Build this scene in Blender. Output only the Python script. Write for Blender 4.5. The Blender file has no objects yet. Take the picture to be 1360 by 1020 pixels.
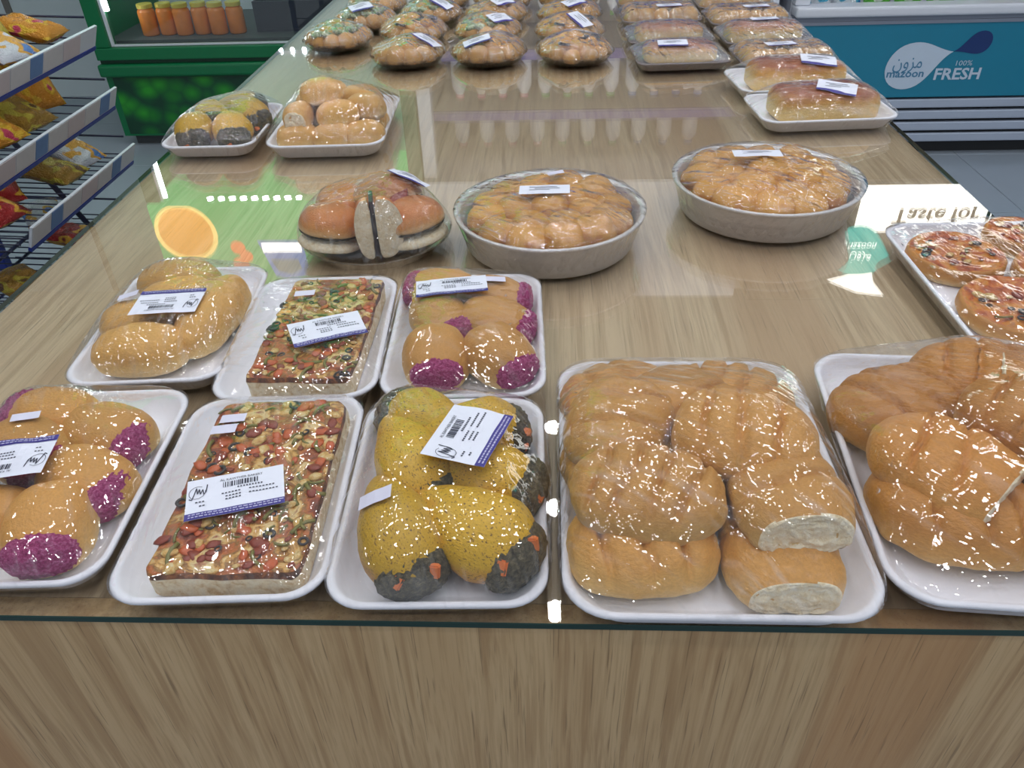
import bpy, bmesh, math, random
from mathutils import Vector, Matrix, Euler, noise
from mathutils.bvhtree import BVHTree

scene = bpy.context.scene
COL = scene.collection
PI = math.pi
T = 0.85                                   # height of the table's glass surface

# ------------------------------------------------------------------ camera
def make_camera():
    pitch, yaw, roll, F = .64413, -.05898, -.03508, 1025.5
    cp, sp, cy, sy = math.cos(pitch), math.sin(pitch), math.cos(yaw), math.sin(yaw)
    f = Vector((sy * cp, cy * cp, -sp)); r = Vector((cy, -sy, 0)); u = r.cross(f)
    c, s = math.cos(roll), math.sin(roll)
    r2 = c * r + s * u; u2 = -s * r + c * u
    cam = bpy.data.cameras.new('camera'); o = bpy.data.objects.new('camera', cam); COL.objects.link(o)
    M = Matrix((r2, u2, -f)).transposed().to_4x4(); M.translation = Vector((0, 0, T + .441))
    o.matrix_world = M
    cam.sensor_width = 36; cam.lens = 36 * F / 1360; cam.clip_start = .02; cam.clip_end = 60
    scene.camera = o
make_camera()

# ------------------------------------------------------------------ world, exposure
w = bpy.data.worlds.new('world'); scene.world = w; w.use_nodes = True
w.node_tree.nodes['Background'].inputs[0].default_value = (.84, .91, 1, 1)
w.node_tree.nodes['Background'].inputs[1].default_value = .52
scene.view_settings.view_transform = 'Standard'; scene.view_settings.look = 'None'
scene.view_settings.gamma = 1; scene.view_settings.use_curve_mapping = False
scene.view_settings.exposure = 0.5
scene.cycles.transparent_max_bounces = 32
scene.cycles.max_bounces = 8
scene.cycles.caustics_reflective = False; scene.cycles.caustics_refractive = False
scene.cycles.use_denoising = True
LAMP = 72.0                                # radiance of the ceiling downlights

# ------------------------------------------------------------------ colour and material helpers
def lin(c): c /= 255; return c / 12.92 if c <= .04045 else ((c + .055) / 1.055) ** 2.4
def C(r, g, b): return (lin(r), lin(g), lin(b), 1)

class NT:
    def __init__(s, name):
        s.m = bpy.data.materials.new(name); s.m.use_nodes = True; s.t = s.m.node_tree; s.t.nodes.clear()
        s.out = s.t.nodes.new('ShaderNodeOutputMaterial')
    def n(s, typ, **kw):
        nd = s.t.nodes.new('ShaderNode' + typ)
        for k, v in kw.items():
            if k in ('i',):
                for kk, vv in v.items():
                    if isinstance(vv, bpy.types.NodeSocket): s.t.links.new(vv, nd.inputs[kk])
                    else: nd.inputs[kk].default_value = vv
            else: setattr(nd, k, v)
        return nd
    def link(s, a, b): s.t.links.new(a, b)
    def surf(s, sock): s.t.links.new(sock, s.out.inputs[0])
    def ramp(s, fac, stops, interp='LINEAR'):
        r = s.n('ValToRGB'); cr = r.color_ramp; cr.interpolation = interp
        while len(cr.elements) < len(stops): cr.elements.new(.5)
        for e, (p, c) in zip(cr.elements, stops): e.position = p; e.color = c if len(c) == 4 else (*c, 1)
        s.link(fac, r.inputs[0]); return r.outputs[0]
    def coord(s, kind='Object', scale=(1, 1, 1), rot=(0, 0, 0), loc=(0, 0, 0)):
        tc = s.n('TexCoord'); mp = s.n('Mapping', i={'Scale': scale, 'Rotation': rot, 'Location': loc})
        s.link(tc.outputs[kind], mp.inputs[0]); return mp.outputs[0]
    def noise(s, vec, scale, detail=4, rough=.5, dist=0):
        return s.n('TexNoise', i={'Vector': vec, 'Scale': scale, 'Detail': detail, 'Roughness': rough, 'Distortion': dist}).outputs['Fac']
    def mix(s, fac, a, b, mode='MIX'):
        m = s.n('MixRGB', blend_type=mode, i={0: fac, 1: a, 2: b}); return m.outputs[0]
    def math(s, op, a, b=0.0, clamp=False):
        return s.n('Math', operation=op, use_clamp=clamp, i={0: a, 1: b}).outputs[0]
    def bump(s, h, strength=.3, dist=.002, normal=None):
        i = {'Height': h, 'Strength': strength, 'Distance': dist}
        if normal is not None: i['Normal'] = normal
        return s.n('Bump', i=i).outputs[0]
    def bsdf(s, color, rough=.5, metal=0, normal=None, spec=.5, **kw):
        i = {'Base Color': color, 'Roughness': rough, 'Metallic': metal, 'Specular IOR Level': spec}
        if normal is not None: i['Normal'] = normal
        i.update(kw)
        b = s.n('BsdfPrincipled', i=i); s.surf(b.outputs[0]); return s.m

def plain(name, col, rough=.5, metal=0, spec=.5, emit=0, var=.06, scale=30, bump=0):
    """plain coloured surface with a faint procedural variation"""
    t = NT(name); v = t.coord()
    n = t.noise(v, scale, 3)
    dark = tuple(c * (1 - var) for c in col[:3]) + (1,)
    c = t.mix(n, dark, col)
    kw = {}
    if emit: kw = {'Emission Color': c, 'Emission Strength': emit}
    nor = t.bump(n, bump, .003) if bump else None
    return t.bsdf(c, rough, metal, nor, spec, **kw)

def schlick(t, normal=None, f0=.04, gain=1.0):
    """Fresnel reflectance of a thin clear sheet (same from both sides)"""
    g = t.n('NewGeometry'); d = t.n('VectorMath', operation='DOT_PRODUCT')
    t.link(g.outputs['Incoming'], d.inputs[0]); t.link(normal if normal is not None else g.outputs['Normal'], d.inputs[1])
    c = t.math('ABSOLUTE', d.outputs['Value'])
    p = t.math('POWER', t.math('SUBTRACT', 1.0, c, True), 5.0)
    f = t.math('ADD', t.math('MULTIPLY', p, 1 - f0), f0)
    return t.math('MULTIPLY', f, gain, True)

def film_material(name, haze=.012, streak=.12, gain=1.0, scale=1.0, bump=.5, dist=.003):
    t = NT(name); oi = t.n('ObjectInfo')
    base = t.coord('Object')
    rot = t.n('VectorRotate', rotation_type='Z_AXIS'); t.link(base, rot.inputs['Vector'])
    t.link(t.math('ADD', t.math('MULTIPLY', oi.outputs['Random'], 1.2), .35), rot.inputs['Angle'])
    st = t.n('Mapping', i={'Scale': (18, 150, 60)}); t.link(rot.outputs[0], st.inputs[0])
    fine = t.noise(st.outputs[0], scale, 2, .5, .4)
    crink = t.noise(base, 48 * scale, 1.2, .5, .4)
    big = t.noise(base, 22, 2)
    amt = t.ramp(big, [(.38, (0.05, .05, .05)), (.66, (1, 1, 1))])
    h = t.math('ADD', t.math('MULTIPLY', fine, amt), t.math('MULTIPLY', crink, 1.0))
    nor = t.bump(h, bump, dist)
    f = schlick(t, nor, .065, gain)
    gl = t.n('BsdfGlossy', i={'Color': (1, 1, 1, 1), 'Roughness': .03, 'Normal': nor})
    tr = t.n('BsdfTransparent', i={'Color': (.985, .985, .99, 1)})
    df = t.n('BsdfDiffuse', i={'Color': (.86, .88, .92, 1)})
    hz = t.math('ADD', t.math('MULTIPLY', t.ramp(fine, [(.52, (0, 0, 0)), (.75, (1, 1, 1))]), t.math('MULTIPLY', amt, streak)), haze)
    m1 = t.n('MixShader', i={0: hz, 1: tr.outputs[0], 2: df.outputs[0]})
    m2 = t.n('MixShader', i={0: f, 1: m1.outputs[0], 2: gl.outputs[0]})
    t.surf(m2.outputs[0]); return t.m

def clear_sheet(name, tint=(.97, .985, .975, 1), gain=1.0, rough=0.0):
    t = NT(name); f = schlick(t, None, .04, gain)
    gl = t.n('BsdfGlossy', i={'Color': (1, 1, 1, 1), 'Roughness': rough}); tr = t.n('BsdfTransparent', i={'Color': tint})
    m = t.n('MixShader', i={0: f, 1: tr.outputs[0], 2: gl.outputs[0]}); t.surf(m.outputs[0]); return t.m

def wood_material(name, along, light, mid, dark, red):
    """oak laminate, grain running along axis 0/1/2"""
    t = NT(name)
    s1 = [1.0, 1.0, 1.0]; s1[along] = .03
    v = t.coord('Object', tuple(s1))
    warp = t.noise(t.coord('Object', tuple(.35 if a == along else 1 for a in range(3))), 6, 2)
    wv = t.n('VectorMath', operation='ADD'); t.link(v, wv.inputs[0])
    wm = t.n('VectorMath', operation='SCALE', i={'Scale': .02}); wc = t.n('CombineXYZ')
    for a in range(3): t.link(warp, wc.inputs[a])
    t.link(wc.outputs[0], wm.inputs[0]); t.link(wm.outputs[0], wv.inputs[1]); vv = wv.outputs[0]
    bands = t.noise(vv, 20, 3, .55)
    lines = t.noise(vv, 120, 3, .55)
    fine = t.noise(vv, 330, 3, .6)
    pores = t.noise(t.coord('Object', tuple(.02 if a == along else 1 for a in range(3))), 620, 2, .6)
    c = t.ramp(bands, [(.32, mid), (.45, light), (.55, mid), (.68, light)])
    c = t.mix(t.math('MULTIPLY', t.ramp(lines, [(.38, (1, 1, 1)), (.50, (0, 0, 0))]), .5), c, dark)
    c = t.mix(t.math('MULTIPLY', t.ramp(fine, [(.40, (1, 1, 1)), (.55, (0, 0, 0))]), .3), c, dark)
    c = t.mix(t.math('MULTIPLY', t.ramp(t.noise(vv, 5.5, 2), [(.56, (0, 0, 0)), (.64, (1, 1, 1))]), .6), c, red)
    c = t.mix(t.math('MULTIPLY', t.ramp(pores, [(.30, (1, 1, 1)), (.38, (0, 0, 0))]), .55), c, tuple(x * .45 for x in dark[:3]) + (1,))
    return t.bsdf(c, .42, 0, t.bump(lines, .08, .001), .4)

def bread_material(name, top, side, low, rough=.42, speck=None, mott=.35, gloss=.0, zlo=.12, zhi=.62):
    """baked crust: browner on top, paler at the flanks"""
    t = NT(name); g = t.n('TexCoord'); sp = t.n('SeparateXYZ'); t.link(g.outputs['Generated'], sp.inputs[0])
    oi = t.n('ObjectInfo'); off = t.n('VectorMath', operation='ADD'); cx = t.n('CombineXYZ')
    r10 = t.math('MULTIPLY', oi.outputs['Random'], 10.0)
    for a in range(3): t.link(r10, cx.inputs[a])
    t.link(g.outputs['Generated'], off.inputs[0]); t.link(cx.outputs[0], off.inputs[1]); v = off.outputs[0]
    n1 = t.noise(v, 3.2, 4, .6); n2 = t.noise(v, 34, 4, .6)
    z = t.math('ADD', sp.outputs[2], t.math('MULTIPLY', t.math('SUBTRACT', n1, .5), mott * 1.2))
    c = t.ramp(z, [(zlo, low), ((zlo + zhi) / 2, side), (zhi, top)])
    br = t.math('ADD', .86, t.math('MULTIPLY', oi.outputs['Random'], .26))
    hs = t.n('HueSaturation', i={'Value': br, 'Color': c}); c = hs.outputs[0]
    c = t.mix(t.math('MULTIPLY', t.ramp(n2, [(.4, (1, 1, 1)), (.6, (0, 0, 0))]), .22), c, tuple(x * .55 for x in top[:3]) + (1,))
    if speck:
        n3 = t.noise(v, 46, 2, .5)
        c = t.mix(t.ramp(n3, [(.60, (0, 0, 0)), (.66, (1, 1, 1))]), c, speck)
    nor = t.bump(t.math('ADD', n2, t.math('MULTIPLY', n1, .5)), .25, .02)
    return t.bsdf(c, rough, 0, nor, .45, **{'Coat Weight': gloss, 'Coat Roughness': .25})

def multi_noise(name, stops, scale=60, detail=3, rough=.4, bump=.4, dist=.5, scale2=None, kind='Object', spec=.5, bd=.004, grime=.25):
    t = NT(name); oi = t.n('ObjectInfo'); v0 = t.coord(kind)
    ad = t.n('VectorMath', operation='ADD'); cx = t.n('CombineXYZ'); r = t.math('MULTIPLY', oi.outputs['Random'], 3.0)
    for a in range(3): t.link(r, cx.inputs[a])
    t.link(v0, ad.inputs[0]); t.link(cx.outputs[0], ad.inputs[1]); v = ad.outputs[0]
    n = t.noise(v, scale, detail, .6, dist)
    c = t.ramp(n, stops)
    n2 = t.noise(v, (scale2 or scale * 3), 3, .6)
    c = t.mix(t.math('MULTIPLY', n2, grime), c, (.04, .02, .01, 1))
    return t.bsdf(c, rough, 0, t.bump(t.math('ADD', n, t.math('MULTIPLY', n2, .6)), bump, bd), spec)

M = {}
M['wood_top'] = wood_material('oak_laminate_top', 1, C(210, 188, 158), C(200, 176, 146), C(160, 134, 104), C(184, 152, 120))
M['wood_front'] = wood_material('oak_laminate_front', 2, C(204, 174, 132), C(194, 162, 120), C(158, 122, 82), C(180, 132, 86))
M['glass'] = clear_sheet('table_glass', (.985, .985, .975, 1), 1.45)
M['pane'] = clear_sheet('cooler_glass', (.95, .97, .97, 1), 1.0)
M['glass_edge'] = plain('green_glass_edge', C(38, 66, 62), .15, var=.3, scale=20)
M['foam'] = plain('white_foam', C(238, 238, 247), .55, var=.03, scale=300, bump=.05)
M['film'] = film_material('cling_film')
M['film_loose'] = film_material('loose_cling_film', .012, .2, 1.05, 1.0, .8, .0035)
M['film_plate'] = film_material('crumpled_cling_film', .03, .3, 1.6, 1.2, 1.0, .009)
M['film_pan'] = film_material('pan_cling_film', .012, .16, 1.2, 1.0, 1.0, .005)
M['film_grey'] = film_material('cloudy_cling_film', .07, .3, 1.5, 1.1, 1.0, .007)
M['label'] = plain('white_label_paper', C(226, 228, 243), .45, var=.03)
M['sticker'] = plain('plain_sticker_paper', C(214, 212, 232), .45, var=.04)
M['purple'] = plain('purple_print', C(58, 48, 138), .4, var=.1, scale=200)
M['ink'] = plain('dark_ink', C(52, 52, 74), .5)
M['pale_ink'] = plain('pale_ink', C(190, 188, 222), .5)
M['crust'] = bread_material('soft_roll_crust', C(208, 150, 74), C(222, 176, 102), C(242, 218, 162), zlo=.08, zhi=.78)
M['crust_deep'] = bread_material('deep_brown_crust', C(198, 134, 58), C(214, 158, 80), C(238, 206, 144), zlo=.06, zhi=.7)
M['crust_pale'] = bread_material('pale_roll_crust', C(216, 164, 86), C(228, 188, 116), C(240, 214, 160))
M['crust_bun'] = bread_material('glossy_bun_crust', C(194, 118, 52), C(214, 146, 76), C(236, 200, 146), .3, gloss=.25)
M['crumb'] = multi_noise('white_crumb', [(.3, C(228, 204, 162)), (.5, C(244, 228, 196)), (.7, C(250, 240, 218))], 180, 4, .8, .5, grime=.05)
M['yellow'] = bread_material('yellow_speckled_crust', C(210, 164, 28), C(202, 144, 40), C(190, 126, 50), .4, C(116, 80, 26), 1.1, .15)
M['herb'] = multi_noise('dark_herb_filling', [(.3, C(46, 42, 34)), (.5, C(92, 84, 62)), (.68, C(132, 120, 92))], 260, 4, .6, .9)
M['carrot'] = plain('carrot_flesh', C(230, 122, 58), .4, var=.25, scale=120)
M['coconut'] = multi_noise('pink_coconut', [(.3, C(150, 30, 96)), (.48, C(196, 58, 132)), (.62, C(222, 112, 170)), (.75, C(236, 160, 200))], 330, 4, .7, .9)
M['pizza'] = multi_noise('baked_pizza_top', [(.28, C(92, 42, 26)), (.38, C(150, 66, 38)), (.45, C(196, 110, 50)), (.50, C(140, 96, 44)), (.55, C(216, 160, 80)), (.62, C(232, 208, 150)), (.7, C(160, 72, 44)), (.8, C(110, 60, 40))], 54, 5, .3, .7)
M['pizza_side'] = multi_noise('pizza_crumb_side', [(.3, C(206, 168, 116)), (.5, C(236, 216, 178)), (.7, C(244, 232, 204))], 150, 3, .75, .4)
M['char'] = multi_noise('charred_crust', [(.3, C(52, 26, 18)), (.5, C(110, 60, 30)), (.7, C(176, 104, 46))], 140, 3, .5, .5)
M['pepper'] = plain('green_pepper', C(136, 128, 62), .3, var=.4, scale=90)
M['olive'] = plain('black_olive', C(58, 48, 52), .3, var=.3, scale=90)
M['ham'] = plain('red_ham', C(150, 62, 42), .35, var=.35, scale=90)
M['tomato'] = plain('red_tomato', C(206, 96, 46), .3, var=.3, scale=90)
M['cheese'] = multi_noise('melted_cheese', [(.3, C(200, 140, 66)), (.5, C(226, 186, 112)), (.7, C(240, 222, 176))], 150, 3, .3, .3)
M['sauce_top'] = multi_noise('tomato_pizza_top', [(.3, C(112, 44, 16)), (.40, C(180, 76, 22)), (.5, C(206, 112, 32)), (.58, C(220, 146, 54)), (.68, C(190, 120, 60)), (.8, C(120, 84, 50))], 52, 4, .28, .5)
M['loaf'] = bread_material('golden_loaf_crust', C(158, 84, 34), C(222, 162, 66), C(236, 200, 120), .35, None, .3, .2, .45, .9)
M['pullapart'] = bread_material('glazed_pull_apart_crust', C(214, 152, 56), C(192, 120, 40), C(160, 90, 30), .25, None, 1.5, .4)
M['pastry'] = bread_material('small_pastry_crust', C(206, 150, 66), C(208, 156, 80), C(176, 122, 60), .4, None, 1.2)
M['greens'] = multi_noise('pale_green_garnish', [(.3, C(84, 104, 58)), (.5, C(158, 172, 128)), (.68, C(222, 226, 200))], 120, 3, .5, .5)
M['foil'] = plain('aluminium_foil', C(226, 224, 226), .36, .55, var=.12, scale=160, bump=.4)
M['plate'] = clear_sheet('clear_plastic_plate', (.93, .93, .95, 1), 1.6, .12)
M['dark_tray'] = plain('greyish_plastic_tray', C(128, 118, 124), .35)
M['floor'] = plain('grey_floor_tile', C(150, 160, 172), .22, var=.08, scale=6)
M['grout'] = plain('dark_grout', C(112, 120, 130), .8)
M['wall'] = plain('pale_wall_panel', C(214, 224, 228), .5, var=.05, scale=3)
M['seam'] = plain('brown_panel_joint', C(126, 120, 116), .6)
M['ceil'] = plain('white_ceiling', C(226, 228, 228), .8, var=.03)
M['blue'] = plain('blue_coated_wire', C(30, 48, 138), .35)
M['dark_wire'] = plain('dark_blue_wire', C(24, 30, 62), .4)
M['strip'] = plain('white_price_rail', C(206, 212, 222), .35)
M['card'] = plain('white_price_card', C(206, 204, 208), .5, var=.1, scale=60)
M['card_pink'] = plain('pinkish_price_card', C(204, 192, 196), .5, var=.1, scale=60)
M['card_blue'] = plain('blue_price_card', C(106, 140, 192), .5, var=.2, scale=60)
M['green'] = plain('green_cabinet_paint', C(8, 112, 66), .3, var=.05)
M['green_dk'] = plain('dark_green_groove', C(6, 66, 42), .4)
M['teal'] = plain('teal_chiller_panel', C(30, 128, 158), .3, var=.04)
M['navy'] = plain('navy_print', C(22, 52, 110), .4)
M['logo_white'] = plain('pale_print', C(196, 212, 230), .4)
M['logo_ink'] = plain('teal_lettering', C(70, 130, 168), .4)
M['chill_white'] = plain('white_chiller_enamel', C(222, 226, 236), .3)
M['chill_grey'] = plain('grey_chiller_trim', C(132, 140, 156), .4)
M['slat'] = plain('silver_vent_slat', C(186, 196, 214), .25, .3)
M['black'] = plain('black_gap', C(26, 28, 32), .6)
M['rail_purple'] = plain('violet_shelf_rail', C(98, 96, 178), .4)
M['plinth'] = plain('grey_plinth', C(70, 74, 76), .6)

def leaf_graphic():
    t = NT('leafy_green_print'); v = t.coord('Object', (1, 1, 1.3))
    vo = t.n('TexVoronoi', i={'Vector': v, 'Scale': 9.0, 'Randomness': .9}); n = t.noise(v, 9, 3)
    f = t.math('ADD', vo.outputs['Distance'], t.math('MULTIPLY', n, .35))
    c = t.ramp(f, [(.3, C(46, 156, 44)), (.52, C(24, 118, 40)), (.7, C(8, 84, 44)), (.85, C(4, 62, 40))])
    return t.bsdf(c, .4)
M['leafprint'] = leaf_graphic()

def glow(name, col, s):
    t = NT(name); n = t.noise(t.coord(), 4, 1)
    c = t.mix(n, tuple(x * .97 for x in col[:3]) + (1,), col)
    e = t.n('Emission', i={'Color': c, 'Strength': s}); t.surf(e.outputs[0]); return t.m
M['lamp'] = glow('downlight_lens', (.97, .985, 1, 1), LAMP)
M['led'] = glow('led_dot', (.92, .97, 1, 1), 30)
M['ledbar'] = glow('led_bar', (.95, .98, 1, 1), 14)
M['sign_white'] = glow('backlit_white', (1, 1, .95, 1), 3.6)
M['sign_teal'] = glow('backlit_teal', C(20, 170, 160), 2.4)
M['sign_dark'] = glow('backlit_sign_lettering', C(60, 70, 84), .6)
M['sign_green'] = glow('backlit_green', C(40, 150, 84), 1.9)
M['sign_orange'] = glow('backlit_orange', C(244, 168, 44), 1.5)
M['sign_peel'] = glow('backlit_peel', C(250, 214, 120), 1.9)
M['sign_flower'] = glow('backlit_flower', C(244, 120, 40), 1.5)
M['sign_blue'] = glow('backlit_blue', C(96, 128, 196), 1.7)

# ------------------------------------------------------------------ geometry helpers
def to_obj(name, bm_or_me, mat=None, parent=None, loc=(0, 0, 0), rot=(0, 0, 0), scale=(1, 1, 1), smooth=False):
    if isinstance(bm_or_me, bmesh.types.BMesh):
        me = bpy.data.meshes.new(name); bm_or_me.normal_update(); bm_or_me.to_mesh(me); bm_or_me.free()
        if smooth:
            for p in me.polygons: p.use_smooth = True
    else: me = bm_or_me
    if mat is not None and not me.materials:
        for m in (mat if isinstance(mat, (list, tuple)) else [mat]): me.materials.append(m)
    o = bpy.data.objects.new(name, me); COL.objects.link(o)
    o.location = loc; o.rotation_euler = rot; o.scale = scale
    if parent is not None: o.parent = parent
    return o

def tag(o, label=None, cat=None, group=None, kind=None):
    if label: o['label'] = label
    if cat: o['category'] = cat
    if group: o['group'] = group
    if kind: o['kind'] = kind
    return o

def thing(name, label, cat, loc=(0, 0, 0), rz=0, group=None):
    o = bpy.data.objects.new(name, None); COL.objects.link(o); o.empty_display_size = .05
    o.location = loc; o.rotation_euler = (0, 0, rz)
    return tag(o, label, cat, group)

def copy_tree(o, parent=None):
    c = o.copy(); COL.objects.link(c); c.parent = parent
    for ch in list(o.children): copy_tree(ch, c)
    return c

def bx(bm, x0, x1, y0, y1, z0, z1, mi=0):
    vs = [bm.verts.new((x, y, z)) for z in (z0, z1) for y in (y0, y1) for x in (x0, x1)]
    for f in ((0, 2, 3, 1), (4, 5, 7, 6), (0, 1, 5, 4), (2, 6, 7, 3), (0, 4, 6, 2), (1, 3, 7, 5)):
        bm.faces.new([vs[i] for i in f]).material_index = mi
    return vs

def box(name, mat, parent, x0, x1, y0, y1, z0, z1, bev=0, seg=2):
    """box part whose origin is at its centre"""
    bm = bmesh.new(); cx, cy, cz = (x0 + x1) / 2, (y0 + y1) / 2, (z0 + z1) / 2
    bx(bm, x0 - cx, x1 - cx, y0 - cy, y1 - cy, z0 - cz, z1 - cz)
    if bev: bmesh.ops.bevel(bm, geom=bm.edges[:], offset=bev, segments=seg, affect='EDGES', profile=.6)
    return to_obj(name, bm, mat, parent, (cx, cy, cz))

def tube(bm, pts, r, n=6, cap=True):
    pts = [Vector(p) for p in pts]; rings = []
    for i, p in enumerate(pts):
        d = (pts[min(i + 1, len(pts) - 1)] - pts[max(i - 1, 0)]).normalized()
        a = d.cross(Vector((0, 0, 1)) if abs(d.z) < .9 else Vector((1, 0, 0))).normalized(); b = d.cross(a)
        rings.append([bm.verts.new(p + r * (math.cos(2 * PI * k / n) * a + math.sin(2 * PI * k / n) * b)) for k in range(n)])
    for r0, r1 in zip(rings, rings[1:]):
        for k in range(n): bm.faces.new((r0[k], r0[(k + 1) % n], r1[(k + 1) % n], r1[k]))
    if cap:
        bm.faces.new(rings[0][::-1]); bm.faces.new(rings[-1])

def rings_mesh(bm, rings, cap0=True, cap1=True, mi=None):
    """loft closed rings of points; mi = material index per band"""
    rv = [[bm.verts.new(p) for p in r] for r in rings]; n = len(rv[0])
    for j, (a, b) in enumerate(zip(rv, rv[1:])):
        for k in range(n):
            f = bm.faces.new((a[k], a[(k + 1) % n], b[(k + 1) % n], b[k]))
            if mi: f.material_index = mi[j]
    if cap0: bm.faces.new(rv[0][::-1])
    if cap1: bm.faces.new(rv[-1])
    return rv

def rrect(w, l, r, n=8):
    """rounded rectangle, counter-clockwise, with points along the straight sides"""
    r = min(r, w / 2 - 1e-4, l / 2 - 1e-4); pts = []
    for cx, cy, a0 in ((w / 2 - r, -l / 2 + r, -PI / 2), (w / 2 - r, l / 2 - r, 0), (-w / 2 + r, l / 2 - r, PI / 2), (-w / 2 + r, -l / 2 + r, PI)):
        for k in range(n + 1):
            a = a0 + PI / 2 * k / n; pts.append((cx + r * math.cos(a), cy + r * math.sin(a)))
    out = []                                   # add points along the straights
    for i, p in enumerate(pts):
        out.append(p); q = pts[(i + 1) % len(pts)]
        d = math.hypot(q[0] - p[0], q[1] - p[1])
        if d > .03:
            m = int(d / .015)
            for k in range(1, m): out.append((p[0] + (q[0] - p[0]) * k / m, p[1] + (q[1] - p[1]) * k / m))
    return out

def circle(r, n=48): return [(r * math.cos(2 * PI * k / n), r * math.sin(2 * PI * k / n)) for k in range(n)]

def fbm(p, s): return noise.fractal(Vector(p) * s, 1.0, 2.0, 3)

def blob_mesh(name, nu, nv, fn, mats, face_mi=None):
    """closed sphere-like mesh: fn(direction) -> point"""
    bm = bmesh.new(); top = bm.verts.new(fn(Vector((0, 0, 1)))); bot = bm.verts.new(fn(Vector((0, 0, -1)))); rows = []
    for j in range(1, nv):
        th = PI * j / nv
        rows.append([bm.verts.new(fn(Vector((math.sin(th) * math.cos(2 * PI * i / nu), math.sin(th) * math.sin(2 * PI * i / nu), math.cos(th))))) for i in range(nu)])
    for i in range(nu):
        bm.faces.new((top, rows[0][i], rows[0][(i + 1) % nu])); bm.faces.new((bot, rows[-1][(i + 1) % nu], rows[-1][i]))
    for a, b in zip(rows, rows[1:]):
        for i in range(nu): bm.faces.new((a[i], b[i], b[(i + 1) % nu], a[(i + 1) % nu]))
    if face_mi:
        for f in bm.faces: f.material_index = face_mi(f.calc_center_median())
    me = bpy.data.meshes.new(name); bm.to_mesh(me); bm.free()
    for p in me.polygons: p.use_smooth = True
    for m in mats: me.materials.append(m)
    return me

def long_mesh(name, nx, na, fn, mats, face_mi=None):
    """as blob_mesh, but the rows run along x so that cross creases come out sharp"""
    return blob_mesh(name, na, nx, lambda d: fn(Vector((d.z, d.x, d.y))), mats, face_mi)

def sgnpow(v, e): return math.copysign(abs(v) ** e, v)

# ------------------------------------------------------------------ room
LIFT = .0004
fl = to_obj('floor', (lambda bm: (bx(bm, -6, 6, -4, 6, -.06, -.004), bm)[1])(bmesh.new()), M['grout']); tag(fl, kind='structure')
tile_me = None
for i in range(9):
    for j in range(8):
        x, y = -2.7 + i * .6, .1 + j * .6
        if tile_me is None:
            bm = bmesh.new(); bx(bm, -.2985, .2985, -.2985, .2985, -.004, 0)
            bmesh.ops.bevel(bm, geom=[e for e in bm.edges if all(v.co.z > -.001 for v in e.verts)], offset=.0015, segments=1, affect='EDGES')
            o = to_obj('floor_tile', bm, M['floor'], fl, (x, y, 0)); tile_me = o.data
        else: to_obj('floor_tile', tile_me, None, fl, (x, y, 0))
wb = to_obj('wall_back', (lambda bm: (bx(bm, -6, 6, 4.5, 4.6, 0, 3.0), bm)[1])(bmesh.new()), M['wall']); tag(wb, kind='structure')
for x in (-2.95, -2.42, -1.8): box('panel_joint', M['seam'], wb, x - .018, x + .018, 4.49, 4.502, 0, 2.99)
wl = to_obj('wall_left', (lambda bm: (bx(bm, -6.1, -6, -4, 6, 0, 3.0), bm)[1])(bmesh.new()), M['wall']); tag(wl, kind='structure')
ce = to_obj('ceiling', (lambda bm: (bx(bm, -6, 6, -4, 6, 3.0, 3.08), bm)[1])(bmesh.new()), M['ceil']); tag(ce, kind='structure')

def downlights():
    bm = bmesh.new()
    rings_mesh(bm, [[(x, y, z) for x, y in circle(r, 24)] for r, z in ((.066, 0), (.066, -.008), (.052, -.008), (.05, -.002))], False, False)
    trim = bpy.data.meshes.new('trim_ring'); bm.to_mesh(trim); bm.free(); trim.materials.append(M['chill_white'])
    bm = bmesh.new(); vs = [bm.verts.new((x, y, -.003)) for x, y in circle(.05, 24)]; bm.faces.new(vs[::-1])
    lens = bpy.data.meshes.new('lens'); bm.to_mesh(lens); bm.free(); lens.materials.append(M['lamp'])
    for i, x in enumerate((-1.9, -.95, .03, .98, 1.93)):
        for j in range(8):
            y = -.92 + j * .57
            t = thing('ceiling_downlight', 'round white recessed downlight in the white ceiling above the display table', 'lamp', (x, y, 2.999), 0, 'ceiling downlights')
            to_obj('trim_ring', trim, None, t); to_obj('lens', lens, None, t)
downlights()

# ------------------------------------------------------------------ display table and its glass
XL, XR, YF, YB = -.626, .573, .318, 2.76
tab = thing('display_table', 'long oak laminate display table with a flush boxed front', 'table', ((XL + XR) / 2, (YF + YB) / 2, 0))
cx, cy = tab.location.x, tab.location.y
box('table_top', M['wood_top'], tab, XL + .002 - cx, XR - .002 - cx, YF + .0215 - cy, YB - .002 - cy, T - .036, T - .0066)
box('front_panel', M['wood_front'], tab, XL + .004 - cx, XR - .004 - cx, YF + .003 - cy, YF + .021 - cy, .0, T - .0066)
box('back_panel', M['wood_front'], tab, XL + .004 - cx, XR - .004 - cx, YB - .03 - cy, YB - .012 - cy, .0, T - .0365)
for s in (-1, 1):
    e = XL + .004 if s < 0 else XR - .022
    box('side_panel', M['wood_front'], tab, e - cx, e + .018 - cx, YF + .022 - cy, YB - .031 - cy, .0, T - .0365)
bm = bmesh.new(); bx(bm, XL - cx, XR - cx, YF - cy, YB - cy, -.006, 0)
bmesh.ops.bevel(bm, geom=[e for e in bm.edges], offset=.0006, segments=1, affect='EDGES')
bm.normal_update()
for f in bm.faces: f.material_index = 0 if abs(f.normal.z) > .9 else 1
gs = to_obj('glass_sheet', bm, [M['glass'], M['glass_edge']], None, (cx, cy, T))
tag(gs, 'clear glass sheet with green edges covering the oak table', 'glass sheet')

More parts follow.
